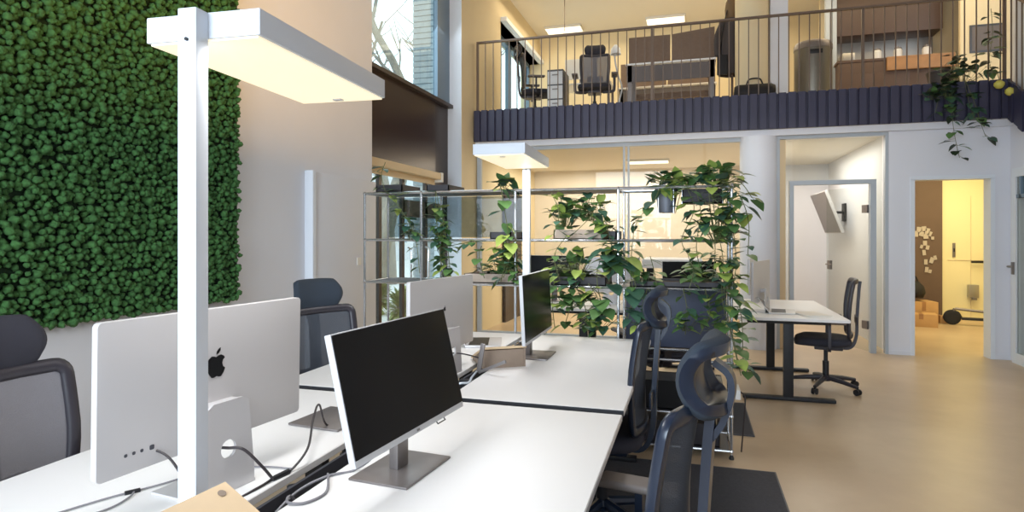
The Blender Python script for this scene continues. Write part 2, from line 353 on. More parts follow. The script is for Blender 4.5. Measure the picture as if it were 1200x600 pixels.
while y > 7.5:
    zz = 3.2 - sl * (8.3 - y); MB().box((3.464, y - .006, zz), (3.476, y + .006, zz + .99)).build('baluster', M['railm'], r2, smooth=0); y -= .1178

# ------------------------------------------------------------------ moss panel on the left wall
def moss():
    import numpy as np
    rnd = np.random.RandomState(3)
    t = bmesh.new(); bmesh.ops.create_icosphere(t, subdivisions=2, radius=1); bmesh.ops.recalc_face_normals(t, faces=t.faces)
    v = np.array([p.co[:] for p in t.verts]); t.verts.index_update(); f = np.array([[q.index for q in p.verts] for p in t.faces]); t.free()
    Y = np.arange(.9, 3.47, .0315); Z = np.arange(1.02, 3.6, .0315); V = []; Fc = []; n = 0
    for j, z in enumerate(Z):
        for y in Y:
            if y < 1.6 and z > 3.0: continue
            rr = .0165 * rnd.uniform(.72, 1.3); s = v * (1 + .16 * rnd.randn(len(v), 1)) * rr * np.array([1.15, 1, 1])
            a = rnd.uniform(0, 6.28); cy, sy = math.cos(a), math.sin(a)
            s = np.stack([s[:, 0], s[:, 1] * cy - s[:, 2] * sy, s[:, 1] * sy + s[:, 2] * cy], 1)
            V.append(s + np.array([XL + .054 + rnd.uniform(-.012, .014), y + (j % 2) * .016 + rnd.uniform(-.011, .011), z + rnd.uniform(-.011, .011)])); Fc.append(f + n); n += len(v)
    V = np.concatenate(V); Fc = np.concatenate(Fc)
    me = bpy.data.meshes.new('moss'); me.vertices.add(len(V)); me.vertices.foreach_set('co', V.ravel())
    me.loops.add(Fc.size); me.loops.foreach_set('vertex_index', Fc.ravel().astype('int32')); me.polygons.add(len(Fc))
    me.polygons.foreach_set('loop_start', (np.arange(len(Fc)) * 3).astype('int32')); me.polygons.foreach_set('use_smooth', np.ones(len(Fc), bool))
    me.update(); me.validate(); me.materials.append(M['moss']); return me
mp = thing('moss_panel', (0, 0, 0), 0, 'large green moss wall panel hung on the white wall', 'moss wall')
MB().box((XL + .003, .9, 1.02), (XL + .033, 3.49, 3.58)).build('backing', M['mossb'], mp, smooth=0)
o = bpy.data.objects.new('moss', moss()); COL.objects.link(o); o.parent = mp

# tall white panel against the wall
o = thing('wall_panel', (0, 0, 0), 0, 'tall white panel standing against the wall behind the far headrest chair', 'panel')
MB().box((XL, 4.34, .02), (XL + .06, 5.36, 1.96), .003).build('panel_board', M['wall'], o)
MB().box((XL, 4.30, 0), (XL + .075, 4.345, 1.97), .002).build('edge_profile', M['whitetrim'], o)
MB().box((XL + .06, 5.0, 1.17), (XL + .068, 5.07, 1.24), .002).build('switch_plate', M['paper'], o)

# ------------------------------------------------------------------ desks
DZ = .755
def desk(name, x0, x1, y0, y1, z, label, cat='desk', group=None, dark_end=False):
    t = thing(name, ((x0 + x1) / 2, (y0 + y1) / 2, 0), 0, label, cat, group)
    hx, hy = (x1 - x0) / 2, (y1 - y0) / 2
    MB().box((-hx, -hy, z - .025), (hx, hy, z), .003, 1).build('tabletop', M['desk'], t)
    MB().box((-hx + .12, -hy + .2, z - .06), (-hx + .17, hy - .2, z - .026)).box((hx - .17, -hy + .2, z - .06), (hx - .12, hy - .2, z - .026)).box((-hx + .12, -.03, z - .06), (hx - .12, .03, z - .026)).build('underframe', M['black'], t, smooth=0)
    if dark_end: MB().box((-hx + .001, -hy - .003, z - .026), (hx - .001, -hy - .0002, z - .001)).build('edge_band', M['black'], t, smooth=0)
    for s in (-1, 1):
        yy = s * (hy - .17)
        lg = MB().box((-.04, yy - .028, .03), (.04, yy + .028, z - .055), .004).box((-hx + .12, yy - .03, z - .066), (hx - .12, yy + .03, z - .03), .003).build('leg', M['black'], t)
        MB().box((-hx + .08, yy - .035, .004), (hx - .08, yy + .035, .034), .006).build('foot', M['black'], lg)
    return t
G4 = 'white workstation desks in the front cluster'
desk('desk', -1.0, -.255, .68, 2.395, DZ, 'nearest white desk, with the large black tilted monitor on it')
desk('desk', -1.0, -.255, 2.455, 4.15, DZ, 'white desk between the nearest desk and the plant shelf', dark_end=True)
desk('desk', -1.87, -1.115, .68, 2.395, DZ, 'white desk by the moss panel carrying the silver display with a black logo')
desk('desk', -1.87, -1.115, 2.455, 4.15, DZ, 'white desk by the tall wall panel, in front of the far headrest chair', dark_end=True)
for y0, lab in ((.8, 'nearer to the camera, below the white lamp pole'), (2.55, 'farther from the camera, under the far desks')):
    t = thing('cable_tray', (0, 0, 0), 0, 'grey cable tray between the desk backs, ' + lab, 'cable tray')
    MB().box((-1.11, y0 - .08, .52), (-1.005, y0 + 1.5, .53)).box((-1.11, y0 - .08, .52), (-1.10, y0 + 1.5, .724)).box((-1.015, y0, .52), (-1.005, y0 + 1.5, .62)).build('tray', M['panelg'], t, smooth=0)
    MB().box((-1.105, y0 + .3, .62), (-1.01, y0 + .34, .729)).box((-1.105, y0 + 1.2, .62), (-1.01, y0 + 1.24, .729)).build('bracket', M['black'], t, smooth=0)
    ps = MB().box((-1.08, y0 + .5, .532), (-1.03, y0 + .85, .575), .006).build('power_strip', M['bezel'], t)

# ------------------------------------------------------------------ lamps
def lamp(x, y_pole, s, L, yaw, label):
    """s=+1: the head runs away from the camera, -1: towards it; origin at the floor under the pole"""
    t = thing('desk_cluster_lamp', (x, y_pole, 0), yaw, label, 'lamp', None)
    MB().box((-.030, -.02, .03), (.018, .02, 1.956), .003).build('pole', M['lampw'], t)
    MB().lathe([(.004, 0), (.004, .004)], 10, mx=Matrix.Translation((-.005, -.0205, 1.885)) @ Matrix.Rotation(PI / 2, 4, 'X')).build('screw', M['black2'], t)
    MB().box((-.05, -.15, 0), (.05, .15, .03), .004).build('base_plate', M['lampw'], t)
    y0, y1 = (.02, .02 + L) if s > 0 else (-.02 - L, -.02)
    hd = MB().box((-.15, y0, 1.897), (.15, y1, 1.957), .003).build('lamp_head', M['lampw'], t)
    MB().box((-.142, y0 + .006, 1.892), (.142, y1 - .006, 1.898)).build('diffuser', M['lampglow'], hd, smooth=0)
    MB().box((-.12, y0 + .05, 1.956), (.12, y1 - .05, 1.960)).build('uplight', M['lampup'], hd, smooth=0)
    for nm, zz, pw, cl in (('lamp_downlight', 1.885, 9, (.97, .98, 1)), ('lamp_glow', 1.975, 58, (1, .56, .15))):
        l = bpy.data.lights.new(nm, 'AREA'); l.shape = 'RECTANGLE'; l.size = .26; l.size_y = L - .05; l.energy = pw; l.color = cl
        lo = bpy.data.objects.new(nm, l); COL.objects.link(lo); lo.parent = hd; lo.location = (0, (y0 + y1) / 2, zz)
        if nm == 'lamp_glow': lo.rotation_euler = (PI, 0, 0)
    MB().box((-.01, (y0 + y1) / 2 + s * L * .42, 1.888), (.02, (y0 + y1) / 2 + s * L * .42 + .02, 1.893)).build('sensor', M['chin'], hd)
    return t
lamp(-1.073, 1.13, 1, .66, .06, 'large white pole lamp in the foreground with its head over the desk')
lamp(-1.055, 3.99, -1, .72, .04, 'smaller looking white pole lamp farther back, standing before the plant shelf')

# ------------------------------------------------------------------ displays
def rrect(w, h, r, n=5):
    P = []
    for cx, cy, a in ((w - r, h - r, 0), (-w + r, h - r, PI / 2), (-w + r, -h + r, PI), (w - r, -h + r, 1.5 * PI)):
        for k in range(n + 1): P.append((cx + r * math.cos(a + PI / 2 * k / n), cy + r * math.sin(a + PI / 2 * k / n)))
    return P
def logo(mb, mx, s):
    body = [(-.02, .34), (.10, .40), (.24, .42), (.38, .35), (.44, .26), (.34, .18), (.30, .05), (.34, -.10), (.46, -.20), (.38, -.38), (.24, -.54), (.12, -.54), (0, -.49), (-.12, -.54), (-.24, -.53), (-.38, -.36), (-.48, -.12), (-.48, .12), (-.40, .30), (-.24, .41), (-.12, .39)]
    leaf = [(0, .46), (.02, .58), (.10, .68), (.20, .74), (.20, .62), (.12, .51)]
    for P in (body, leaf): mb.prism([(p[0] * s, p[1] * s) for p in P], 0, .0015, 'z', mx=mx)
def display(name, loc, rz, zb, w, h, label, tilt=0., hole=True, logo_s=.062, cat='monitor', holemat='silver'):
    """faces -X locally (screen towards -X, back towards +X); width along Y"""
    t = thing(name, loc, rz, label, cat)
    T = Matrix.Translation((0, 0, zb)) @ Matrix.Rotation(tilt, 4, 'Y')
    B = T @ Matrix.Translation((0, 0, h / 2)) @ Matrix(((0, 0, 1, 0), (1, 0, 0, 0), (0, 1, 0, 0), (0, 0, 0, 1)))   # local x->Y, y->Z, z->X
    b = MB(); b.prism(rrect(w / 2, h / 2, .012), -.010, .010, 'z', mx=B, bev=.0015); body = b.build('housing', [M['silver']], t)
    MB().prism(rrect(w / 2 - .004, h / 2 - .004, .009), -.0118, -.0102, 'z', mx=B).build('screen', M['screen'], t)
    if logo_s:
        b = MB(); logo(b, B @ Matrix.Translation((0, .028, .0102)), logo_s); b.build('logo', M['black2'], body)
    b = MB()
    for k, (dx, ww) in enumerate(((0, .012), (.026, .008), (.046, .008), (.066, .008))):
        b.prism(rrect(ww / 2, .004 if k else .006, .003), .0102, .0108, 'z', mx=B @ Matrix.Translation((-w * .29 + dx * -1, -h / 2 + .045, 0)))
    b.build('port', M['panelg'], body)
    # stand: L of aluminium with a cable hole
    sw = .185 / 2; zt = zb + .118
    b = MB(); n = 28; hz = .118; hr = .025
    def ring(x):
        inner = [b.bm.verts.new((x, hr * math.cos(2 * PI * k / n), hz + hr * math.sin(2 * PI * k / n))) for k in range(n)]
        outer = []
        for k in range(n):
            c_, s_ = math.cos(2 * PI * k / n), math.sin(2 * PI * k / n)
            sc = min((sw if c_ else 9) / max(abs(c_), 1e-6), ((zt - hz) if s_ > 0 else (hz - .006)) / max(abs(s_), 1e-6))
            zz = hz + sc * s_; yy = sc * c_ * (1 - .26 * (zz / zt))
            outer.append(b.bm.verts.new((x, yy, zz)))
        return inner, outer
    i0, o0 = ring(.052); i1, o1 = ring(.060)
    for k in range(n):
        q = (k + 1) % n
        b.bm.faces.new((i0[k], i0[q], o0[q], o0[k])); b.bm.faces.new((i1[q], i1[k], o1[k], o1[q]))
        b.bm.faces.new((i0[q], i0[k], i1[k], i1[q])); b.bm.faces.new((o0[k], o0[q], o1[q], o1[k]))
    lean = Matrix.Translation((-.035, 0, 0))
    b.box((-.12, -sw, 0), (.060, sw, .008), .002).box((.010, -.055, zt - .035), (.056, .055, zt - .006), .003)
    s_ = b.build('stand', M['silver'], t)
    return t
display('display', (-1.256, 1.383, DZ), -.123, .885 - DZ, .64, .365, 'large silver display seen from behind, black logo, nearest the moss panel', .018)
display('display', (-1.19, 2.847, DZ), -.113, .115, .64, .365, 'silver display turned sideways behind the black tilted monitor, its stand edge-on', 0., logo_s=.02)

def flat_monitor(loc, rz, zb, w, h, tilt, label, bx=0., chin=.018):
    """faces +X locally"""
    t = thing('monitor', loc, rz, label, 'monitor')
    T = Matrix.Translation((0, 0, zb)) @ Matrix.Rotation(-tilt, 4, 'Y')
    MB().box((-.014, -w / 2, 0), (.006, w / 2, h), .003, mx=T).build('housing', M['chin'], t)
    MB().box((.006, -w / 2 + .003, chin), (.0085, w / 2 - .003, h - .003), mx=T).build('screen', M['screen'], t, smooth=0)
    MB().box((-.022, -w * .3, .05), (-.0141, w * .3, h * .75), .003, mx=T).build('back_cover', M['panelg'], t)
    nk = MB().box((-.075, -.03, .006), (-.045, .03, zb + h * .45), .004).box((-.075, -.03, zb + h * .30), (-.02 - h * .38 * math.sin(tilt), .03, zb + h * .45), .003).build('neck', M['steel'], t)
    MB().box((-.115 + bx, -.13, 0), (.075 + bx, .13, .007), .002).build('base', M['steel'], t)
    MB().box((.0086, -.008, .006), (.0092, .008, .012), mx=T).build('badge', M['steel'], t, smooth=0)
    MB().tube([T @ Vector((.0, w * .2, 0)), T @ Vector((.004, w * .2, -.008)), T @ Vector((.004, w * .28, -.008)), T @ Vector((0, w * .28, 0))], .002, 6).build('button_bar', M['bezel'], t)
    return t
flat_monitor((-.775, 1.655, DZ), -.092, .867 - DZ, .605, .338, .235, 'large black monitor tilted back on the nearest desk', bx=-.03)
flat_monitor((-.84, 3.43, DZ), .01, .11, .66, .37, .05, 'dark monitor turned sideways on the far desk before the plants')

# grey plate lying on the left desk
o = tag(MB().box((-.11, -.12, 0), (.11, .12, .008), .003).build('base_plate', M['steel']), 'flat grey metal plate lying on the desk beyond the logo display', 'plate'); o.location = (-1.29, 2.03, DZ + .001); o.rotation_euler = (0, 0, -.1)
# ------------------------------------------------------------------ plywood wedges
def wedge(loc, rz, label, hb):
    t = thing('laptop_stand', loc, rz, label, 'laptop stand')
    b = MB(); b.prism([(-.14, .006), (.12, hb), (.12, hb + .012), (-.14, .018)], -.12, .12, 'y'); b.build('top_board', M['wood'], t, smooth=0)
    b = MB()
    for s in (-1, 1): b.prism([(-.13, 0), (.12, 0), (.12, hb - .001), (-.13, .0085)], s * .11 - .005, s * .11 + .005, 'y')
    b.build('side_board', M['woodd'], t, smooth=0)
    MB().box((.108, -.104, 0), (.119, .104, hb - .006)).build('front_board', M['woodd'], t, smooth=0)
    MB().lathe([(.009, 0), (.009, .0015)], 14, (0, 0, 0), mx=Matrix.Translation((.098, -.09, hb + .0125 - .022 * (hb - .006) / .26)) @ Matrix.Rotation(-math.atan((hb - .006) / .26), 4, 'Y')).build('plug', M['woodd'], t)
    return t
wedge((-1.0, 3.17, DZ), -1.0, 'small pale plywood wedge stand on the far desk beside the dark sideways monitor', .10)
wedge((-.875, .99, DZ), 3.05, 'pale plywood wedge stand at the near end of the desks by the lamp pole', .14)
t = thing('phone_holder', (-1.03, 2.93, DZ), -.2, 'grey aluminium folding holder leaning beside the plywood wedge', 'holder')
MB().box((-.012, -.006, 0), (.012, .006, .15), .003, mx=Matrix.Rotation(.18, 4, 'Y')).build('upright', M['steel'], t)
MB().box((-.008, -.006, 0), (.008, .006, .17), .003, mx=Matrix.Rotation(1.15, 4, 'Y')).build('arm', M['steel'], t)
# silver laptop on the far left desk
def laptop(loc, rz, label, m, ang=1.25, scr='screen'):
    t = thing('laptop', loc, rz, label, 'laptop')
    MB().box((-.16, -.11, 0), (.16, .11, .014), .004).build('keyboard_base', m, t)
    T = Matrix.Translation((0, .106, .0145)) @ Matrix.Rotation(-(ang - PI / 2), 4, 'X')
    ld = MB().box((-.16, 0, 0), (.16, .007, .215), .003, mx=T).build('lid', m, t)
    MB().box((-.152, -.0012, .008), (.152, 0, .207), mx=T).build('screen', M[scr], ld, smooth=0)
    MB().box((-.14, -.03, .0142), (.14, .09, .0148)).build('keys', M['bezel'], t, smooth=0)
    return t
laptop((-1.27, 3.72, DZ), 1.85, 'silver laptop open on the desk behind the plywood wedge', M['silver'], 1.9)

# ------------------------------------------------------------------ cables on the front desks
def cable(name, pts, r, m, label, plug=None):
    t = thing(name, (0, 0, 0), 0, label, 'cable')
    MB().tube(bez(pts, 10), r, 6).build('cord', m, t)
    if plug:
        a, b2 = plug; MB().tube([a, b2], r * 2.4, 8).build('plug', M['bezel'], t)
    return t
z = DZ + .004
cable('display_cable', [(-1.30, 1.20, .926), (-1.24, 1.22, .90), (-1.17, 1.24, .80), (-1.15, 1.31, z), (-1.135, 1.42, z), (-1.14, 1.49, z)], .0036, M['cable'], 'dark cable plugged into the back of the logo display near its lower corner', ((-1.305, 1.195, .928), (-1.275, 1.207, .918)))
cable('power_cable', [(-1.25, 1.372, .873), (-1.205, 1.380, .873), (-1.165, 1.395, .868), (-1.137, 1.435, .81), (-1.132, 1.475, z + .002), (-1.135, 1.49, z)], .0042, M['cable'], 'dark power cable through the hole in the display stand')
cable('adapter_cable', [(-1.135, 1.49, z), (-1.125, 1.54, z), (-1.12, 1.62, .80), (-1.19, 1.75, .84), (-1.24, 1.86, .86), (-1.26, 1.95, z), (-1.3, 2.2, z)], .0036, M['cable'], 'dark cable looping up from the adapter joint past the edge of the logo display', ((-1.135, 1.475, z), (-1.125, 1.535, z + .002)))
t = cable('usb_cable', [(-1.52, 1.12, z), (-1.49, 1.20, z), (-1.465, 1.26, z), (-1.437, 1.308, z), (-1.405, 1.37, z), (-1.385, 1.42, z), (-1.34, 1.5, z), (-1.22, 1.55, z), (-1.13, 1.56, z)], .0026, M['cableg'], 'thin grey cable lying on the desk below the logo display', ((-1.452, 1.285, z), (-1.432, 1.315, z)))
MB().tube(bez([(-1.44, 1.305, z), (-1.42, 1.27, z), (-1.41, 1.21, z), (-1.43, 1.14, z)], 8), .0026, 6).build('branch_cord', M['cableg'], t)
cable('monitor_cable', [(-.86, 1.68, .90), (-.90, 1.64, .80), (-.95, 1.6, z), (-1.0, 1.54, z), (-1.045, 1.46, .74), (-1.06, 1.35, .70)], .004, M['cableg'], 'grey cable running from the black tilted monitor into the gap between desks')
cable('loop_cable', [(-1.06, 1.55, .62), (-1.03, 1.42, .745), (-1.0, 1.36, z), (-.955, 1.37, z), (-.94, 1.44, z), (-.99, 1.53, z), (-1.05, 1.62, .73)], .0038, M['cableg'], 'grey cable looped over the edge of the nearest desk')
cable('display_cable', [(-1.17, 2.85, .86), (-1.10, 2.9, .85), (-1.03, 3.02, .80), (-1.01, 3.06, z), (-1.06, 3.12, z)], .0035, M['cable'], 'dark cable behind the sideways silver display')
cable('charging_cable', [(-1.04, 2.93, z), (-1.02, 2.80, z), (-1.0, 2.70, z), (-1.03, 2.62, z), (-1.06, 2.56, .66)], .005, M['silver2'], 'white cable curling from the aluminium holder into the desk gap')

# ------------------------------------------------------------------ office chairs
def chair_proto(loc, rz, label, meshm='mesh', padm='fabric', z0=0., recline=.05):
    """faces +Y"""
    t = thing('office_chair', loc, rz, label, 'office chair')
    # seat
    def seat(u, v):
        a = 2 * PI * u; k = math.copysign(abs(math.cos(a)) ** .55, math.cos(a)), math.copysign(abs(math.sin(a)) ** .55, math.sin(a))
        prof = [(0, .0), (.8, .0), (.97, .015), (1.0, .04), (.96, .066), (.8, .078), (0, .074)]
        i = min(int(v * 6 + 1e-6), 6); r, zz = prof[i]
        y = k[1] * r * .245
        return (k[0] * r * .25, y + .03, .42 + zz - (max(0, y - .15) * .18))
    b = MB(); b.grid(seat, 40, 6, True); b.build('seat', M[padm], t, smooth=60)
    MB().box((-.10, -.14, .375), (.10, .10, .418), .01).tube([(.1, .05, .39), (.26, .05, .385)], .008).build('tilt_mechanism', M['frame'], t)
    # gas column, base, casters
    MB().cyl((0, 0, .09), (0, 0, .26), .028).cyl((0, 0, .25), (0, 0, .39), .018).build('gas_column', M['black'], t)
    b = MB()
    b.lathe([(.045, .075), (.05, .10), (.036, .125)], 16)
    for k in range(5):
        a = 2 * PI * k / 5 + .3; c_, s_ = math.cos(a), math.sin(a)
        b.tube([(c_ * .03, s_ * .03, .105), (c_ * .17, s_ * .17, .092), (c_ * .31, s_ * .31, .07)], [.026, .022, .016], 8)
    b.build('star_base', M['frame'], t)
    for k in range(5):
        a = 2 * PI * k / 5 + .3; c_, s_ = math.cos(a), math.sin(a); p = Vector((c_ * .31, s_ * .31, .029)); n = Vector((-s_, c_, 0))
        cb = MB()
        for s in (-1, 1): cb.tube([p + n * (s * .008), p + n * (s * .024)], .028, 14)
        cb.tube([p + Vector((0, 0, .02)), p + Vector((0, 0, .05))], .01); cb.build('caster', M['black'], t)
    # backrest: rounded frame + mesh, leaning back
    def bp(x, zz):   # surface of the back, x across, zz height
        f_ = (zz - .48) / .57; y = -.215 - recline * f_ * .9 + .02 * math.sin(PI * min(max(f_, 0), 1)) + .05 * (x / .23) ** 2
        return Vector((x, y, zz))
    wid = lambda zz: .185 + .030 * min(max((zz - .5) / .3, 0), 1)
    loop = []
    n = 9; rad = .035; zb, zt = .52, 1.022
    for k in range(n): loop.append((-1, zb + rad + (zt - zb - 2 * rad) * k / (n - 1)))
    pts = [bp(s * wid(zz), zz) for s, zz in loop]
    for k in range(1, 5):
        a = PI / 2 * k / 5; pts.append(bp(-wid(zt - rad) + rad * (1 - math.cos(a)), zt - rad + rad * math.sin(a)))
    for k in range(5): pts.append(bp((-wid(zt) + rad) * (1 - k / 2), zt))
    for k in range(1, 5):
        a = PI / 2 * (1 - k / 5); pts.append(bp(wid(zt - rad) - rad * (1 - math.cos(a)), zt - rad + rad * math.sin(a)))
    for k in range(n): zz = zt - rad - (zt - zb - 2 * rad) * k / (n - 1); pts.append(bp(wid(zz), zz))
    for k in range(1, 5):
        a = PI / 2 * k / 5; pts.append(bp(wid(zb + rad) - rad * (1 - math.cos(a)), zb + rad - rad * math.sin(a)))
    for k in range(5): pts.append(bp((wid(zb) - rad) * (1 - k / 2), zb))
    for k in range(1, 5):
        a = PI / 2 * (1 - k / 5); pts.append(bp(-wid(zb + rad) + rad * (1 - math.cos(a)), zb + rad - rad * math.sin(a)))
    b = MB(); N = len(pts); rings = []
    prof = [(-.022, -.008), (-.022, .006), (-.012, .016), (.012, .016), (.022, .006), (.022, -.008), (.01, -.014), (-.01, -.014)]
    cx = sum((p for p in pts), Vector()) / N
    for i, p in enumerate(pts):
        tt = (pts[(i + 1) % N] - pts[i - 1]).normalized(); nn = Vector((0, 1, .12)).normalized(); nn = (nn - tt * nn.dot(tt)).normalized(); oo = tt.cross(nn)
        rings.append([b.bm.verts.new(p + oo * a + nn * c_) for a, c_ in prof])
    for i in range(N):
        A, B_ = rings[i], rings[(i + 1) % N]
        for k in range(8): b.bm.faces.new((A[k], A[(k + 1) % 8], B_[(k + 1) % 8], B_[k]))
    b.build('backrest_frame', M['frame'], t, smooth=50)
    b = MB(); b.grid(lambda u, v: bp((2 * u - 1) * (wid(zb + (zt - zb) * v) - .012), zb + .01 + (zt - zb - .02) * v) + Vector((0, .004, 0)), 12, 14)
    b.build('backrest_mesh', M[meshm], t, smooth=60, fix=False)
    # spine and lumbar support behind the mesh
    b = MB(); b.tube(bez([(0, -.08, .395), (0, -.20, .40), (0, -.250, .50), (0, -.258, .70), (0, -.272, .92), (0, -.282, 1.02)], 6), 1., prof=[(-.012, -.03), (.012, -.03), (.012, .03), (-.012, .03)])
    b.box((-.12, -.256, .62), (.12, -.244, .70), .006)
    b.build('back_spine', M['frame'], t, smooth=40)
    # headrest on a curved bracket
    b = MB(); b.tube(bez([(0, -.276, .93), (0, -.308, .98), (0, -.328, 1.05), (0, -.322, 1.10), (0, -.285, 1.13)], 6), 1., prof=[(-.008, -.022), (.008, -.022), (.008, .022), (-.008, .022)])
    b.build('headrest_bracket', M['frame'], t, smooth=40)
    hw, hh = .165, .095; hz = 1.095
    def hp(u, v, off):   # pad bulges forward, its top and bottom roll back; the sides reach slightly forward
        ph = v * 1.30; R_ = .082 + off
        return Vector((hw * u * (1 - .05 * max(0, -v)), -.345 + R_ * math.cos(ph) + .035 * u * u, hz + .012 * u * u + 1.12 * R_ * math.sin(ph)))
    b = MB(); nu, nv = 18, 14
    def sq(i, j):   # square -> superellipse disc
        u, v = 2 * i / nu - 1, 2 * j / nv - 1
        return u * math.sqrt(max(0, 1 - .36 * v * v)), v * math.sqrt(max(0, 1 - .36 * u * u))
    F_, K_ = [], []
    for i in range(nu + 1):
        fa, ka = [], []
        for j in range(nv + 1):
            u, v = sq(i, j); e = max(abs(2 * i / nu - 1), abs(2 * j / nv - 1)); puff = .030 * math.sqrt(max(0, 1 - e ** 4))
            fa.append(b.bm.verts.new(hp(u, v, puff)))
            if e < 1:
                dish = -.020 * min(1, (1 - e) / .12) + .030 * min(1, max(0, (.80 - e) / .16))
                ka.append(b.bm.verts.new(hp(u, v, dish - .002)))
            else: ka.append(fa[-1])
        F_.append(fa); K_.append(ka)
    for i in range(nu):
        for j in range(nv):
            f1 = b.bm.faces.new((F_[i][j], F_[i + 1][j], F_[i + 1][j + 1], F_[i][j + 1])); f1.material_index = 0
            try:
                f2 = b.bm.faces.new((K_[i][j], K_[i][j + 1], K_[i + 1][j + 1], K_[i + 1][j])); f2.material_index = 1
            except ValueError: pass
    b.build('headrest', [M[padm], M['frame']], t, smooth=70)
    for s in (-1, 1):
        a_ = MB().tube(bez([(s * .12, -.02, .40), (s * .27, -.02, .41), (s * .295, -.02, .47), (s * .295, -.02, .64)], 6), 1., prof=[(-.02, -.012), (.02, -.012), (.02, .012), (-.02, .012)]).build('armrest', M['frame'], t, smooth=40)
        MB().box((s * .295 - .045, -.15, .645), (s * .295 + .045, .11, .672), .011, 3).build('armrest_pad', M['pad'], a_)
    return t
c1 = chair_proto((-1.775, 1.36, 0), -PI / 2 + .10, 'charcoal chair with light mesh back in front of the moss panel')
c2 = dup(c1, (-1.81, 2.96, 0), -PI / 2 - .35, 'slate headrest chair between the logo display and the tall wall panel')
for ch in c2.children:
    if ch.name.startswith('headrest') and 'bracket' not in ch.name:
        ch.data = ch.data.copy(); ch.data.materials[0] = M['fabric2']
    if ch.name.startswith('backrest_mesh'): ch.data = ch.data.copy(); ch.data.materials[0] = M['meshd']
c3 = dup(c2, (-.225, 1.69, 0), PI / 2 - .17, 'dark blue chair nearest the camera, its headrest hollow and back edge showing')
c4 = dup(c2, (-.43, 3.10, 0), PI / 2 - .05, 'dark chair pushed under the far desk, seen from the side before the shelf')
for c_ in (c3, c4):
    for ch in c_.children:
        for i_, m_ in enumerate(ch.data.materials):
            if m_ == M['frame']:
                if ch.data.users > 1: ch.data = ch.data.copy()
                ch.data.materials[i_] = M['navy']
c5 = dup(c2, (1.22, 6.40, 0), PI / 2 - .15, 'black office chair at the white desk beside the column')
c7 = dup(c1, (-1.40, 9.25, 3.2), PI + .12, 'mesh office chair with headrest standing upstairs behind the railing')
c8 = dup(c2, (-2.35, 9.35, 3.2), -1.2, 'dark chair upstairs by the gallery window')
c9 = dup(c2, (-.30, 5.25, 0), .5, 'dark chair behind the slate blue panel of the plant shelf')

# ------------------------------------------------------------------ plant shelf
SY0, SY1 = 4.2, 4.58
PX = [-2.40, -1.93, -1.20, -.475, .25]; LV = [.05, .275, .62, 1.09, 1.41, 1.765]
sh = thing('plant_shelf', (0, 0, 0), 0, 'long chrome tube shelf full of trailing plants dividing the office', 'shelf')
for x in PX:
    for y in (SY0, SY1):
        u = MB().cyl((x, y, .03), (x, y, 1.77), .0095, 10)
        for z_ in LV: u.lathe([(.0, -.014), (.010, -.011), (.014, 0), (.010, .011), (0, .014)], 10, (x, y, z_))
        u = u.build('upright', M['chrome'], sh)
        MB().lathe([(.016, 0), (.016, .012), (.007, .03)], 12, (x, y, 0)).build('foot', M['black'], u)
for z_ in LV:
    for y in (SY0, SY1): MB().cyl((PX[0], y, z_), (PX[-1], y, z_), .0095, 8).build('rail', M['chrome'], sh)
    b = MB()
    for x in PX: b.cyl((x, SY0, z_), (x, SY1, z_), .0085, 8)
    b.build('cross_rail', M['chrome'], sh)
for i, z_ in ((0, 1.765), (1, 1.765), (2, 1.765), (0, 1.09), (1, 1.09), (2, 1.09), (3, 1.09), (3, .05), (3, .275), (2, .275), (2, .05)):
    MB().box((PX[i] + .012, SY0 + .012, z_ - .006), (PX[i + 1] - .012, SY1 - .012, z_ + .004)).build('shelf_board', M['panelg'], sh, smooth=0)
MB().box((PX[3] + .012, SY1 - .006, .64), (PX[4] - .012, SY1 + .004, 1.075)).build('back_panel', M['panel'], sh, smooth=0)
for i in (0, 1):
    MB().box((PX[i] + .012, SY1 - .004, 1.43), (PX[i + 1] - .012, SY1 + .002, 1.75)).build('glass_panel', M['glassd'], sh, smooth=0)
def carton(name, a, c_, m, label, cat, lid=None):
    t = thing(name, ((a[0] + c_[0]) / 2, (a[1] + c_[1]) / 2, a[2]), 0, label, cat)
    hx, hy, hz_ = abs(c_[0] - a[0]) / 2, abs(c_[1] - a[1]) / 2, c_[2] - a[2]; T = .006
    MB().box((-hx, -hy, 0), (hx, hy, T)).box((-hx, -hy, 0), (-hx + T, hy, hz_)).box((hx - T, -hy, 0), (hx, hy, hz_)).box((-hx, -hy, 0), (hx, -hy + T, hz_)).box((-hx, hy - T, 0), (hx, hy, hz_)).build('box_wall', M[m], t, smooth=0)
    if lid: MB().box((-hx + T, -hy + T, hz_ - .02), (hx - T, hy - T, hz_ - .006)).build(lid[0], M[lid[1]], t, smooth=0)
    return t
carton('storage_box', (-.40, 4.25, .28), (.20, 4.53, .47), 'bezel', 'black storage box on the bottom tier of the plant shelf', 'box', ('lid', 'panelg'))
carton('storage_box', (-.38, 4.25, .055), (.18, 4.53, .20), 'tray', 'low black box on the floor tier of the plant shelf', 'box', ('lid', 'tray'))

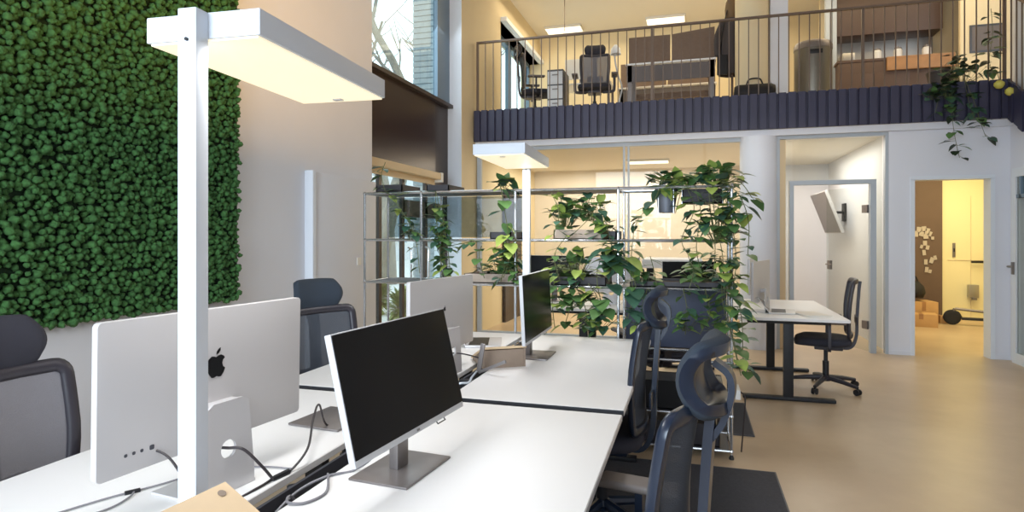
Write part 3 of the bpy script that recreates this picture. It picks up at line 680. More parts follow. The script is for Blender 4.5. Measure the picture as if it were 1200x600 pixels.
# ------------------------------------------------------------------ plants
def leaf(mb, p, d, up, s, mi):
    """heart-shaped leaf from p along d"""
    d = d.normalized(); sd = d.cross(up)
    if sd.length < 1e-3: sd = Vector((1, 0, 0))
    sd.normalize(); n = sd.cross(d)
    rows = ((-.08, .30, .02), (.15, .44, .05), (.42, .40, .05), (.72, .22, 0), )
    cent = [p + d * (a * s) + n * (-.10 * s * (a ** 2)) for a in (.0, .15, .42, .72)]
    tip = mb.bm.verts.new(p + d * s - n * (.14 * s))
    L, Rr, C_ = [], [], []
    for (a, w_, l_), c_ in zip(rows, cent):
        e = p + d * (a * s) + n * (-.10 * s * a * a)
        L.append(mb.bm.verts.new(e + sd * (w_ * s) + n * (l_ * s))); Rr.append(mb.bm.verts.new(e - sd * (w_ * s) + n * (l_ * s))); C_.append(mb.bm.verts.new(c_))
    fs = []
    for i in range(3):
        fs.append(mb.bm.faces.new((C_[i], C_[i + 1], L[i + 1], L[i]))); fs.append(mb.bm.faces.new((C_[i + 1], C_[i], Rr[i], Rr[i + 1])))
    fs.append(mb.bm.faces.new((C_[3], tip, L[3]))); fs.append(mb.bm.faces.new((tip, C_[3], Rr[3])))
    for f in fs: f.material_index = mi
def plant(name, label, vines, size=.075, dens=26, spread=.05, mats=('leaf', 'leafl', 'leafd'), wts=(5, 2, 3), pot=None, blobs=(), cat='plant', seed=1):
    """vines: world polylines; blobs: (centre, radii, count) bushy clumps; pot: function(thing)"""
    rnd = random.Random(seed); base = vines[0][0] if vines else blobs[0][0]
    t = thing(name, (0, 0, 0), 0, label, cat)
    if pot: pot(t)
    f = MB(); s = MB()
    def one(p, out, up=Vector((0, 0, 1)), k=1.):
        mi = rnd.choices(range(len(mats)), wts)[0]; leaf(f, p, out, up, size * rnd.uniform(.7, 1.45) * k, mi)
    for v in vines:
        pts = bez([Vector(p) + Vector((rnd.uniform(-.012, .012), rnd.uniform(-.012, .012), 0)) for p in v], 8)
        s.tube(pts, .0028, 5)
        Ln = sum((a - b).length for a, b in zip(pts, pts[1:])); n = max(3, int(Ln * dens * 1.5))
        for k in range(n):
            q = rnd.random() * (len(pts) - 1); i = int(q); p = pts[i].lerp(pts[min(i + 1, len(pts) - 1)], q - i)
            a = rnd.uniform(0, 2 * PI); out = Vector((math.cos(a), math.sin(a) - .35, rnd.uniform(-.9, .25)))
            o_ = out.normalized() * rnd.uniform(.15, 1) * spread
            s.tube([p, p + o_], .0014, 4); one(p + o_, out)
    for c_, rad, n in blobs:
        c_ = Vector(c_)
        for k in range(int(n * 1.5)):
            g = Vector((rnd.gauss(0, .5), rnd.gauss(0, .5), rnd.gauss(0, .5))); g = g if g.length < 1.1 else g.normalized()
            p = c_ + Vector((g.x * rad[0], g.y * rad[1], g.z * rad[2]))
            out = Vector((g.x + rnd.uniform(-.6, .6), g.y - .4 + rnd.uniform(-.5, .5), rnd.uniform(-.5, .6)))
            s.tube([c_ + Vector((g.x * rad[0] * .3, g.y * rad[1] * .3, -rad[2] * .8)), p], .0016, 4); one(p, out)
    s.build('stem', M['stem'], t); f.build('foliage', [M[m] for m in mats], t, smooth=80, fix=False)
    return t
def P3(x, z_, dy=0.): return (x, 4.2 + dy, z_)
def boxpot(x0, x1, z0, z1, m='tray', y0=SY0 + .03, y1=SY1 - .03):
    def f(t):
        MB().box((x0, y0, z0), (x1, y0 + .008, z1)).box((x0, y1 - .008, z0), (x1, y1, z1)).box((x0, y0, z0), (x0 + .008, y1, z1)).box((x1 - .008, y0, z0), (x1, y1, z1)).box((x0, y0, z0), (x1, y1, z0 + .01)).build('planter', M[m], t, smooth=0)
        MB().box((x0 + .008, y0 + .008, z0 + .01), (x1 - .008, y1 - .008, z1 - .015)).build('soil', M['soil'], t)
    return f
def roundpot(x, y, z0, z1, r0, r1, m):
    def f(t):
        MB().lathe([(r0 * .6, 0), (r0, .004), (r1, z1 - z0 - .02), (r1 + .006, z1 - z0 - .018), (r1 + .006, z1 - z0), (r1 - .006, z1 - z0), (r1 - .01, z1 - z0 - .03), (0.001, z1 - z0 - .03)], 28, (x, y, z0)).build('pot', M[m], t)
        MB().lathe([(r1 - .012, z1 - z0 - .03), (.002, z1 - z0 - .02)], 20, (x, y, z0)).build('soil', M['soil'], t)
    return f
# chairs without a headrest
for c_ in (c5, c9):
    for ch in list(c_.children):
        if ch.name.startswith('headrest'): bpy.data.objects.remove(ch)

# wire hanger that carries the zinc pot and the tray at the top of the shelf
b = MB()
for y in (4.30, 4.48): b.cyl((PX[3], y, 1.765), (PX[4], y, 1.765), .004, 6)
b.tube([(-.215, 4.30, 1.765), (-.215, 4.30, 1.598), (-.215, 4.48, 1.598), (-.215, 4.48, 1.765)], .003, 6)
b.tube([(-.115, 4.30, 1.765), (-.115, 4.30, 1.598), (-.115, 4.48, 1.598), (-.115, 4.48, 1.765)], .003, 6)
for x in (-.06, .20): b.tube([(x, 4.30, 1.765), (x, 4.30, 1.655), (x, 4.48, 1.655), (x, 4.48, 1.765)], .003, 6)
b.build('hanger', M['chrome'], sh)
VY = 4.16
def V(*pp, Y=VY): return [at(a, c_, Y) for a, c_ in pp]
def B(px, py, Y, rx, ry, rz_, n): return (at(px, py, Y), (rx, ry, rz_), n)
plant('pothos', 'leafy green plant in a grey zinc pot hung at the top of the shelf',
      [V((774, 212), (800, 214), (790, 250), Y=4.25), V((776, 212), (766, 235), (744, 262), (738, 300), Y=4.2)], .075, 24, .05,
      pot=roundpot(-.165, 4.39, 1.60, 1.79, .055, .078, 'potg'), blobs=[B(782, 208, 4.36, .13, .10, .05, 22)], seed=2)
plant('trailing_plant', 'big bushy vine spilling from the black tray over the right end of the shelf',
      [V((835, 216), (838, 250), (846, 300), (852, 350), (862, 410), (866, 440)), V((845, 216), (858, 260), (862, 310), (856, 352)),
       V((815, 216), (822, 250), (815, 290), (826, 330)), V((828, 216), (832, 255), (840, 290), (836, 330)), V((805, 218), (812, 246), (800, 280), (806, 300)),
       V((850, 214), (866, 232), (876, 262), (874, 300)), V((846, 214), (868, 214), (880, 232)), V((852, 300), (862, 345), (868, 380), (872, 420), (880, 432)), V((842, 300), (846, 360), (858, 395), (864, 430))],
      .078, 22, .06, pot=boxpot(-.06, .20, 1.66, 1.76, 'tray', 4.32, 4.47),
      blobs=[B(842, 206, 4.36, .16, .10, .07, 40), B(812, 211, 4.36, .12, .08, .04, 16), B(842, 258, 4.16, .13, .06, .18, 34), B(852, 310, 4.16, .07, .06, .2, 14)], seed=3)
plant('trailing_plant', 'light green vine in the upper middle compartment of the shelf beside the lamp pole',
      [V((650, 276), (656, 250), (648, 226)), V((672, 276), (690, 255), (700, 240)), V((700, 232), (712, 262), (718, 290)), V((664, 276), (652, 300), (656, 330))], .07, 22, .06,
      wts=(4, 4, 2), pot=boxpot(-.93, -.58, 1.415, 1.485, 'trayb'), blobs=[B(662, 250, 4.3, .14, .10, .12, 34), B(692, 244, 4.3, .14, .10, .11, 38), B(708, 268, 4.25, .08, .08, .07, 14)], seed=4)
plant('trailing_plant', 'vine with large bluish leaves hanging down the third shelf upright',
      [V((716, 285), (718, 305), (712, 330)), V((724, 284), (738, 310), (742, 345), (736, 380)), V((712, 288), (700, 318), (704, 350), (712, 372))], .105, 16, .06,
      mats=('leafd', 'leaf', 'leafl'), wts=(6, 3, 1), pot=boxpot(-.55, -.49, 1.415, 1.475, 'tray'), blobs=[B(716, 306, 4.15, .08, .05, .09, 16)], seed=5)
plant('potted_plant', 'green plant in a beige trough in the middle tier left of the dark sideways monitor',
      [V((566, 326), (562, 300), (566, 288)), V((590, 326), (596, 300), (590, 276))], .07, 16, .05, pot=boxpot(-1.60, -1.22, 1.095, 1.165, 'trayb'),
      blobs=[B(582, 316, 4.33, .15, .10, .07, 34)], seed=6)
plant('trailing_plant', 'vine climbing beside the far lamp pole with pale leaves at the shelf top',
      [V((588, 330), (596, 290), (592, 250), (588, 216)), V((600, 330), (604, 290), (598, 262))], .085, 18, .05, pot=boxpot(-1.40, -1.24, 1.415, 1.47, 'tray'),
      blobs=[B(590, 214, 4.3, .07, .06, .05, 8), B(594, 300, 4.2, .09, .06, .10, 20)], seed=7)
plant('trailing_plant', 'dense vine in the middle tier to the right of the dark sideways monitor',
      [V((668, 330), (672, 350), (664, 380)), V((690, 332), (700, 352), (704, 385)), V((650, 330), (646, 355), (652, 384)), V((680, 300), (676, 330), (684, 360), (690, 388))], .07, 26, .06,
      wts=(5, 3, 2), pot=boxpot(-.95, -.56, 1.095, 1.155, 'tray'), blobs=[B(674, 312, 4.3, .17, .10, .12, 46), B(672, 352, 4.15, .16, .05, .05, 24), B(700, 376, 4.15, .14, .05, .08, 22)], seed=8)
plant('potted_plant', 'low plants growing from a brown earth tray in the right middle tier of the shelf',
      [V((770, 338), (768, 318), (764, 300)), V((806, 338), (812, 318), (806, 300)), V((745, 336), (742, 318), (750, 300)), V((760, 338), (752, 360), (756, 380)), V((800, 338), (806, 365), (802, 392)), V((826, 338), (832, 368), (822, 392))], .065, 20, .05,
      mats=('leaf', 'leafl', 'leafd'), pot=boxpot(-.40, .20, 1.095, 1.135, 'tray'), blobs=[B(752, 325, 4.3, .10, .08, .06, 18), B(818, 320, 4.3, .12, .08, .08, 22), B(802, 378, 4.15, .09, .03, .07, 12), B(752, 372, 4.15, .10, .03, .07, 12)], seed=9)
plant('trailing_plant', 'thin vine trailing down the left end of the shelf by the street glazing',
      [V((452, 224), (462, 234), (478, 262), (488, 285), (492, 320)), V((452, 224), (446, 205), (452, 190))], .062, 26, .045,
      mats=('leaf', 'leafl', 'leafd'), wts=(4, 2, 4), pot=boxpot(-2.32, -2.1, 1.77, 1.83, 'tray'), blobs=[B(480, 268, 4.2, .07, .05, .10, 12), B(455, 222, 4.3, .09, .05, .04, 10)], seed=10)
plant('trailing_plant', 'dense narrow vine hanging from the shelf top above the sideways silver display',
      [V((510, 224), (512, 262), (518, 300), (520, 330)), V((510, 224), (522, 280), (526, 318)), V((516, 290), (540, 286), (560, 282))], .062, 34, .05,
      mats=('leaf', 'leafl', 'leafd'), wts=(4, 2, 4), pot=boxpot(-1.90, -1.72, 1.77, 1.82, 'tray'), blobs=[B(518, 275, 4.2, .05, .05, .20, 26)], seed=12)
plant('trailing_plant', 'dark ivy hanging over the gallery fascia near its right end',
      [V((1108, 95), (1100, 110), (1096, 132), Y=8.22), V((1112, 95), (1116, 130), (1120, 160), (1125, 185), Y=8.2), V((1130, 96), (1136, 118), (1140, 138), Y=8.22), V((1120, 60), (1122, 80), (1116, 100), Y=8.27), V((1130, 92), (1142, 120), (1148, 142), (1156, 160), Y=8.2), V((1160, 10), (1162, 40), (1158, 70), (1166, 92), Y=8.3), V((1104, 96), (1108, 112), (1120, 138), Y=8.2)], .088, 20, .085,
      mats=('leafb', 'leafd', 'leaf'), wts=(6, 3, 2), pot=roundpot(2.9, 8.62, 3.2, 3.42, .10, .14, 'tray'), blobs=[B(1128, 84, 8.3, .26, .08, .16, 26), B(1108, 108, 8.22, .16, .05, .10, 10), B(1090, 112, 8.22, .10, .03, .06, 8)], seed=11)
for i, (px, py, lab) in enumerate(((1171, 99, 'upper left of the two yellow fruits at the end of the gallery fascia'), (1184, 107, 'lower right of the two yellow fruits at the end of the gallery fascia'))):
    p = at(px, py, 8.22); t = thing('hanging_fruit', p, 0, lab, 'fruit')
    MB().lathe([(0, -.05), (.03, -.042), (.052, -.01), (.05, .02), (.02, .045), (0, .048)], 16).build('fruit_body', M['red'], t, smooth=80)
    MB().tube([(0, 0, .045), (.005, .06, .16)], .004, 5).build('stalk', M['stem'], t)

# power outlet block on the shelf side
t = thing('socket_block', (.28, 4.3, .42), 0, 'small white socket block fixed to the side of the shelf near the floor', 'socket')
MB().box((-.016, -.11, -.03), (.024, .07, .03), .004).build('housing', M['potw'], t)
for y in (-.07, -.01, .045): MB().lathe([(.014, 0), (.014, .002)], 14, mx=Matrix.Translation((.0242, y, 0)) @ Matrix.Rotation(PI / 2, 4, 'Y')).build('socket_face', M['bezel'], t)
MB().tube(bez([(.03, -.01, 0), (.06, 0, -.05), (.05, .02, -.25), (.04, .05, -.415)], 8), .005, 6).build('cord', M['cable'], t)

# rugs
def rug(a, b_, label):
    t = thing('rug', ((a[0] + b_[0]) / 2, (a[1] + b_[1]) / 2, 0), 0, label, 'rug'); hx, hy = (b_[0] - a[0]) / 2, (b_[1] - a[1]) / 2
    MB().box((-hx, -hy, .001), (hx, hy, .010), .003).build('pile', M['rug'], t)
    MB().box((-hx - .008, -hy - .008, .0005), (hx + .008, -hy + .001, .009)).box((-hx - .008, hy - .001, .0005), (hx + .008, hy + .008, .009)).box((-hx - .008, -hy, .0005), (-hx + .001, hy, .009)).box((hx - .001, -hy, .0005), (hx + .008, hy, .009)).build('edge_binding', M['panelg'], t, smooth=0)
rug((-.9, 1.2), (.485, 4.02), 'dark grey rug under the dark blue chair nearest the camera')
rug((-1.2, 4.72), (.43, 5.6), 'dark grey mat behind the plant shelf, peeping out at its right end')

# ------------------------------------------------------------------ desks behind the shelf
desk('desk', .36, 1.27, 5.67, 7.27, .738, 'white desk on black legs beside the column, with two screens and a box')
desk('desk', -1.62, -.42, 5.85, 6.75, .738, 'white desk seen through the middle of the plant shelf')
desk('desk', -.36, .32, 5.75, 7.1, .738, 'white desk behind the right bay of the shelf, next to the column desk')
t = thing('standing_desk', (-.21, 7.5, 0), 0, 'raised white standing desk glimpsed between the plants in the right bay', 'desk')
MB().box((-.33, -.35, 1.13), (.33, .35, 1.17), .004).box((-.33, -.35, 1.07), (.33, -.33, 1.13)).build('tabletop', M['desk'], t)
for s in (-1, 1):
    lg = MB().box((s * .26 - .04, -.03, .03), (s * .26 + .04, .03, 1.13), .004).build('leg', M['black'], t)
    MB().box((s * .26 - .04, -.32, 0), (s * .26 + .04, .32, .03), .004).build('foot', M['black'], lg)
flat_monitor((-1.42, 6.45, .738), -PI / 2, .16, .56, .33, .03, 'black monitor on the desk seen through the middle of the shelf')
flat_monitor((-.02, 6.75, .738), -PI / 2 + .2, .10, .56, .33, .03, 'black monitor behind the right bay of the shelf')
display('display', (-.78, 6.35, .738), PI / 2 + PI, .12, .56, .36, 'silver display seen from behind between the plants of the middle bay', logo_s=0)
display('display', (.62, 6.12, .738), -.33, .10, .62, .37, 'white display on the column desk, nearer of the two seen almost edge-on', logo_s=0)
display('display', (.62, 6.92, .738), -.2, .10, .62, .37, 'white display on the column desk, farther of the two', logo_s=0)
laptop((.80, 6.1, .738), 1.45, 'white open laptop on the column desk', M['potw'], 2.2)
t = thing('paper_stack', (1.02, 5.95, .738), .2, 'flat stack of white papers on the near corner of the column desk', 'papers')
for k in range(3): MB().box((-.105, -.15, k * .005), (.105, .15, k * .005 + .0045), mx=Matrix.Rotation(.06 * k, 4, 'Z')).build('sheet', M['paper'], t, smooth=0)

# ------------------------------------------------------------------ screen room: wall-mounted television
t = thing('television', (2.06, 10.75, 1.80), 0, 'grey television tilted down on a black wall arm behind the open glass door', 'television')
T = Matrix.Rotation(math.radians(-20), 4, 'Y')
T = Matrix.Rotation(math.radians(20), 4, 'Y') if (Matrix.Rotation(math.radians(20), 4, 'Y') @ Vector((0, 0, 1))).x < 0 else T
MB().box((-.025, -.58, -.34), (.02, .58, .34), .006, mx=T).build('housing', M['chin'], t)
MB().box((-.028, -.565, -.325), (-.0255, .565, .325), mx=T).build('screen', M['steel'], t, smooth=0)  # reflected room tone put into the screen's grey
MB().box((.02, -.2, -.15), (.045, .2, .15), .004, mx=T).box((.04, -.03, -.02), (.24, .03, .02)).box((.235, -.09, -.14), (.265, .09, .14)).build('wall_arm', M['black'], t)

# ------------------------------------------------------------------ hallway behind the doorway
def box_closed(name, loc, rz, sx, sy, sz, label):
    t = thing(name, loc, rz, label, 'box')
    MB().box((-sx / 2, -sy / 2, 0), (sx / 2, sy / 2, sz), .004).build('carton', M['card'], t)
    MB().box((-.03, -sy / 2 - .001, sz * .6), (.03, sy / 2 + .001, sz + .001)).build('tape', M['counter'], t, smooth=0)
    MB().prism([(-sx / 2, sz), (-sx / 2 - .10, sz + .05), (-sx / 2 - .098, sz + .054), (-sx / 2, sz + .004)], -sy / 2, sy / 2, 'y').build('flap', M['card'], t, smooth=0)
    return t
box_closed('cardboard_box', (3.60, 11.62, 0), .1, .42, .4, .36, 'open cardboard box on the floor by the taupe wall, tallest of the three')
box_closed('cardboard_box', (3.50, 11.22, 0), -.2, .44, .32, .2, 'flat cardboard box in front of the taller carton')
box_closed('cardboard_box', (3.92, 11.74, 0), .3, .12, .3, .12, 'small cardboard box in the corner beside the taller carton')
t = thing('black_bag', (3.53, 11.62, .415), 0, 'black bag lying on top of the tallest cardboard box', 'bag')
MB().lathe([(0, 0), (.14, .004), (.17, .08), (.15, .18), (.08, .26), (.03, .28), (0, .28)], 18).build('bag_body', M['bag'], t, smooth=80)
MB().tube(bez([(-.06, 0, .26), (-.03, 0, .34), (.03, 0, .34), (.06, 0, .26)], 6), .012, 6).build('handle', M['bag'], t)
# photo cards on the taupe wall
t = None
cards = [(1077, 269, 8, 9, .1), (1083, 268, 8, 8, -.1), (1087, 271, 8, 10, .2), (1080, 274, 8, 8, .3), (1085, 277, 9, 8, -.1), (1090, 274, 6, 8, .4), (1093, 279, 5, 5, 0), (1084, 285, 7, 8, 0), (1080, 289, 5, 6, .3), (1087, 290, 6, 7, .2), (1083, 296, 6, 9, -.1), (1085, 307, 6, 9, 0), (1092, 305, 7, 10, .3), (1096, 302, 5, 7, -.2), (1086, 316, 6, 9, .1), (1090, 318, 5, 6, .2), (1074, 274, 6, 10, 0)]
for i, (px, py, w_, h_, a) in enumerate(cards):
    p = at(px, py, 11.915); q = MB().box((-w_ * .0042, 0, -h_ * .005), (w_ * .0042, .004, h_ * .005)).build('photo_card', M['decal'], smooth=0)
    pass
    q.location = p; q.rotation_euler = (0, a, 0)
    tag(q, 'small pale photo card in the scattered cluster on the taupe hallway wall', 'photo card', 'photo cards on the taupe wall')
t = thing('wall_switch', at(1118, 293, 11.985), 0, 'narrow dark switch strip on the yellow hallway wall', 'switch')
MB().box((-.02, -.006, -.12), (.02, .01, .12), .004).build('plate', M['steel'], t); MB().box((-.012, -.010, -.03), (.012, -.006, .03)).build('rocker', M['bezel'], t, smooth=0)
t = thing('lever_handle', at(1158, 307, 11.985), 0, 'dark lever handle on the yellow hallway door', 'handle')
MB().box((-.03, -.008, -.03), (.03, .01, .03), .006).build('rosette', M['bezel'], t); MB().tube([(0, -.008, 0), (0, -.06, 0), (-.26, -.06, 0)], .02).build('lever', M['bezel'], t)
t = thing('soap_dispenser', at(1140, 342, 11.96), 0, 'small steel dispenser on the yellow wall above the scooter', 'dispenser')
MB().box((-.07, -.06, -.10), (.07, .035, .12), .012).build('housing', M['stl'], t); MB().box((-.03, -.09, -.13), (.03, -.02, -.09), .006).build('spout', M['steel'], t)
# electric scooter lying folded
sx, sy, _ = at(1152, 382, 11.4)
t = thing('kick_scooter', (sx, 11.4, 0), -.25, 'folded black kick scooter on the hallway floor', 'scooter')
MB().box((-.28, -.07, .09), (.30, .07, .125), .012).build('deck', M['black'], t)
for xx, nm in ((-.40, 'wheel'), (.40, 'wheel')):
    MB().lathe([(.05, -.028), (.10, -.03), (.12, -.018), (.12, .018), (.10, .03), (.05, .028)], 24, mx=Matrix.Translation((xx, 0, .12)) @ Matrix.Rotation(PI / 2, 4, 'X')).lathe([(.05, -.02), (.05, .02)], 16, mx=Matrix.Translation((xx, 0, .12)) @ Matrix.Rotation(PI / 2, 4, 'X')).build(nm, M['rubber'], t)
MB().tube(bez([(-.40, .05, .12), (-.33, .05, .2), (-.28, 0, .12)], 5), .02, 8).build('fender', M['black'], t)
MB().tube([(-.36, 0, .26), (.36, 0, .20)], .022, 10).tube([(-.36, 0, .26), (-.42, 0, .14)], .025, 8).build('folded_stem', M['steel'], t)
MB().tube([(.36, -.2, .20), (.36, .2, .20)], .014, 8).build('handlebar', M['black'], t)

# ------------------------------------------------------------------ upper floor
ZF = 3.2
st('wall_pantry', [((2.05, 11.2, ZF), (5.6, 11.3, 5.5)), ((3.72, 10.3, ZF), (5.6, 10.36, 5.5))], M['cream'])
st('door_4', [((2.02, 10.6, ZF), (2.1, 10.7, 5.5)), ((2.12, 10.62, ZF), (2.18, 10.68, 5.5))], M['pframe'])
k = thing('pantry_kitchen', (2.9, 10.75, ZF), 0, 'dark brown pantry kitchen upstairs with steel backsplash and oak counter', 'kitchen')
MB().box((-.74, -.35, 0), (.74, .4, .86), .004).build('base_cabinet', M['cab'], k)
MB().box((-.10, -.40, .86), (.78, .4, .90), .004).build('oak_worktop', M['counter'], k); MB().box((-.76, -.36, .86), (-.10, .4, .90), .004).build('worktop', M['cab'], k)
MB().box((-.10, -.41, .70), (.78, -.36, .86), .003).build('oak_apron', M['counter'], k)
MB().box((-.74, .36, .90), (.74, .4, 1.36)).build('backsplash', M['stl'], k, smooth=0)
MB().box((-.74, -.05, 1.36), (.74, .4, 2.28), .004).build('upper_cabinet', M['cab'], k)
for x in (-.5, -.02, .45): MB().box((x - .235, -.362, .08), (x + .235, -.35, .68), .002).build('cabinet_door', M['cab'], k)
MB().box((-.60, .05, .90), (-.42, .3, 1.12), .01).build('coffee_machine', M['stl'], k)
for i, (dx, lab) in enumerate(((-.16, 'left white jar on the upstairs pantry counter'), (.12, 'middle white jar on the upstairs pantry counter'), (.5, 'white jar at the right end of the upstairs pantry counter'))):
    t = thing('storage_jar', (2.9 + dx, 10.62, ZF + .902), 0, lab, 'jar')
    MB().lathe([(.05, 0), (.06, .01), (.06, .15), (.045, .17)], 16).build('jar_body', M['potw'], t); MB().lathe([(.048, .17), (.048, .19), (.012, .2), (.01, .215)], 16).build('lid', M['steel'], t)
t = thing('framed_print', (4.05, 10.285, 4.25), 0, 'dark grey framed print on the upstairs wall beside the pantry', 'picture')
MB().box((-.22, 0, -.2), (.22, .014, .2), .003).build('frame', M['panelg'], t); MB().box((-.19, -.003, -.17), (.19, 0, .17)).build('print', M['acoug'], t, smooth=0)
t = thing('waste_bin', (1.62, 9.35, ZF), 0, 'tall round-topped grey metal bin upstairs beside the pillar', 'bin')
MB().lathe([(.235, 0), (.24, .02), (.24, .80)], 32).build('bin_body', M['binm'], t)
MB().lathe([(.246, .80), (.246, .86), (.22, .90), (.12, .93), (.001, .935)], 32).build('lid', M['steel'], t)
MB().box((-.08, -.248, .70), (.08, -.236, .76), .004).build('flap', M['bezel'], t)
# bench desks with acoustic screens
def bench(x0, x1, y, label):
    t = thing('bench_desk', ((x0 + x1) / 2, y, ZF), 0, label, 'desk'); h_ = (x1 - x0) / 2
    MB().box((-h_, -.38, .715), (h_, .40, .74), .003).build('tabletop', M['desk'], t)
    MB().box((-h_ + .02, -.36, .47), (h_ - .02, -.34, .70), .004).build('modesty_panel', M['acoug'], t)
    MB().box((-h_ + .02, .30, .35), (h_ - .02, .36, .44), .004).build('cable_duct', M['acou'], t)
    for s in (-1, 1):
        MB().box((s * (h_ - .06) - .03, -.36, 0), (s * (h_ - .06) + .03, -.30, .714)).box((s * (h_ - .06) - .03, .28, 0), (s * (h_ - .06) + .03, .34, .714)).box((s * (h_ - .06) - .03, -.36, .67), (s * (h_ - .06) + .03, .34, .714)).build('leg', M['steel'], t, smooth=0)
    for s in (-1, 1):
        sc = MB().prism([(min(0, s * h_) + .01, .76), (max(0, s * h_) - .01, .76), (max(0, s * h_) - .01, 1.24 + (.06 if s > 0 else 0)), (min(0, s * h_) + .01, 1.24)], .02, .055, 'y').build('privacy_screen', M['acou'], t, smooth=0)
        MB().box((s * h_ / 2 - .03, -.02, .74), (s * h_ / 2 + .03, .08, .80)).build('clamp', M['steel'], sc, smooth=0)
    return t
bench(-.92, .34, 9.45, 'nearer bench desk upstairs with tall brown felt screens')
bench(-1.2, .40, 10.9, 'farther bench desk upstairs behind the nearer one with felt screens')
t = thing('pedestal_cabinet', (-1.92, 9.05, ZF), 0, 'grey filing pedestal upstairs between the two chairs', 'cabinet')
MB().box((-.12, -.2, 0), (.12, .25, .68), .006).build('body', M['panelg'], t)
for z_ in (.04, .25, .46):
    d_ = MB().box((-.112, -.212, z_), (.112, -.2, z_ + .19), .003).build('drawer', M['chin'], t); MB().box((-.04, -.225, z_ + .13), (.04, -.212, z_ + .145)).build('handle', M['steel'], d_, smooth=0)
t = thing('monitor', (-1.78, 10.25, ZF + .745), 0, 'pale upstairs monitor seen from behind beside the tall mesh chair', 'monitor')
MB().box((-.27, -.02, .12), (.27, .02, .46), .006).build('housing', M['potw'], t); MB().box((-.03, .02, .01), (.03, .05, .30)).build('neck', M['steel'], t); MB().box((-.12, -.07, 0), (.12, .12, .01), .003).build('base', M['steel'], t)
MB().box((-.26, .0205, .13), (.26, .022, .45)).build('screen', M['screen'], t, smooth=0)
t = thing('side_desk', (-1.75, 10.3, ZF), 0, 'small white desk upstairs under the pale monitor', 'desk')
MB().box((-.5, -.3, .72), (.5, .3, .744), .003).build('tabletop', M['desk'], t)
for sx_ in (-1, 1):
    for sy_ in (-1, 1): MB().box((sx_ * .46 - .02, sy_ * .26 - .02, 0), (sx_ * .46 + .02, sy_ * .26 + .02, .719)).build('leg', M['steel'], t, smooth=0)
t = thing('task_lamp', (-1.10, 9.72, ZF + .0), 0, 'white bent-arm floor lamp upstairs at the left end of the bench desks', 'lamp')
MB().lathe([(.13, 0), (.13, .02), (.02, .03)], 24).build('base', M['lampw'], t)
MB().tube(bez([(0, 0, .02), (.02, 0, .35), (.06, 0, .55), (0, 0, .75), (-.05, 0, 1.0), (-.04, 0, 1.15)], 8), .013, 8).build('stem', M['lampw'], t)
MB().lathe([(.02, .06), (.07, 0), (.085, -.09), (.078, -.09), (.06, 0), (.001, .04)], 20, (-.04, 0, 1.17)).build('shade', M['lampw'], t)
t = thing('coat_stand', (.56, 9.28, ZF), 0, 'coat stand upstairs with dark coat, half hidden by the pillar', 'coat stand')
MB().lathe([(.16, 0), (.16, .015), (.03, .03)], 24).cyl((0, 0, .02), (0, 0, 1.6), .018).build('pole', M['railm'], t)
for a in (0, 2.1, 4.2): MB().tube([(0, 0, 1.5), (math.cos(a) * .09, math.sin(a) * .09, 1.53), (math.cos(a) * .11, math.sin(a) * .11, 1.58)], .008, 6).build('hook', M['railm'], t)
def hang(name, label, mat_, prof, sy=.6, loc=(0, 0, 0), cat='coat', sleeve=None, collar=None):
    t = thing(name, loc, 0, label, cat)
    b = MB(); b.grid(lambda u, v: (lambda r_, z_, a_: Vector((math.cos(a_) * r_ * (1 + .07 * math.sin(5 * a_)), math.sin(a_) * r_ * sy * (1 + .07 * math.sin(7 * a_)), z_)))(*prof[min(int(v * (len(prof) - 1) + 1e-6), len(prof) - 1)], 2 * PI * u), 32, len(prof) - 1, True)
    b.build('body', mat_, t, smooth=70)
    if sleeve: MB().tube(bez(sleeve[0], 6), sleeve[1], 10).build('sleeve', mat_, t, smooth=70)
    if collar: MB().lathe(collar[0], 18).build('hood', collar[1], t, smooth=70)
    return t
hang('hanging_coat', 'dark grey coat with brown fur hood on the coat stand upstairs', M['coat'], [(.03, 1.36), (.09, 1.34), (.14, 1.28), (.16, 1.15), (.165, .95), (.175, .75), (.18, .52)], .7, (.56, 9.28, ZF), 'coat',
     ([(-.12, 0, 1.28), (-.19, -.02, 1.1), (-.20, -.03, .95), (-.19, -.03, .80)], .05), ([(0, 1.30), (.09, 1.33), (.10, 1.45), (.085, 1.56), (.05, 1.63), (0, 1.65)], M['coatb']))
t = thing('shoulder_bag', (.42, 9.14, ZF + .50), 0, 'flat dark bag hanging at the left of the coat stand upstairs', 'bag')
MB().box((-.07, -.03, 0), (.07, .03, .28), .015).build('bag_body', M['bag'], t); MB().tube(bez([(-.05, 0, .28), (.02, .04, .7), (.10, .10, 1.06)], 6), .008, 6).build('strap', M['bag'], t)
t = thing('duffel_bag', (.80, 8.66, ZF), 0, 'black bag lying on the upstairs floor at the foot of the pillar', 'bag')
MB().lathe([(0, -.26), (.09, -.25), (.115, -.2), (.115, .2), (.09, .25), (0, .26)], 20, mx=Matrix.Translation((0, 0, .116)) @ Matrix.Rotation(PI / 2, 4, 'Y')).build('bag_body', M['bag'], t, smooth=60)
MB().tube(bez([(-.1, 0, .23), (-.06, 0, .3), (.06, 0, .3), (.1, 0, .23)], 6), .01, 6).build('handle', M['bag'], t)
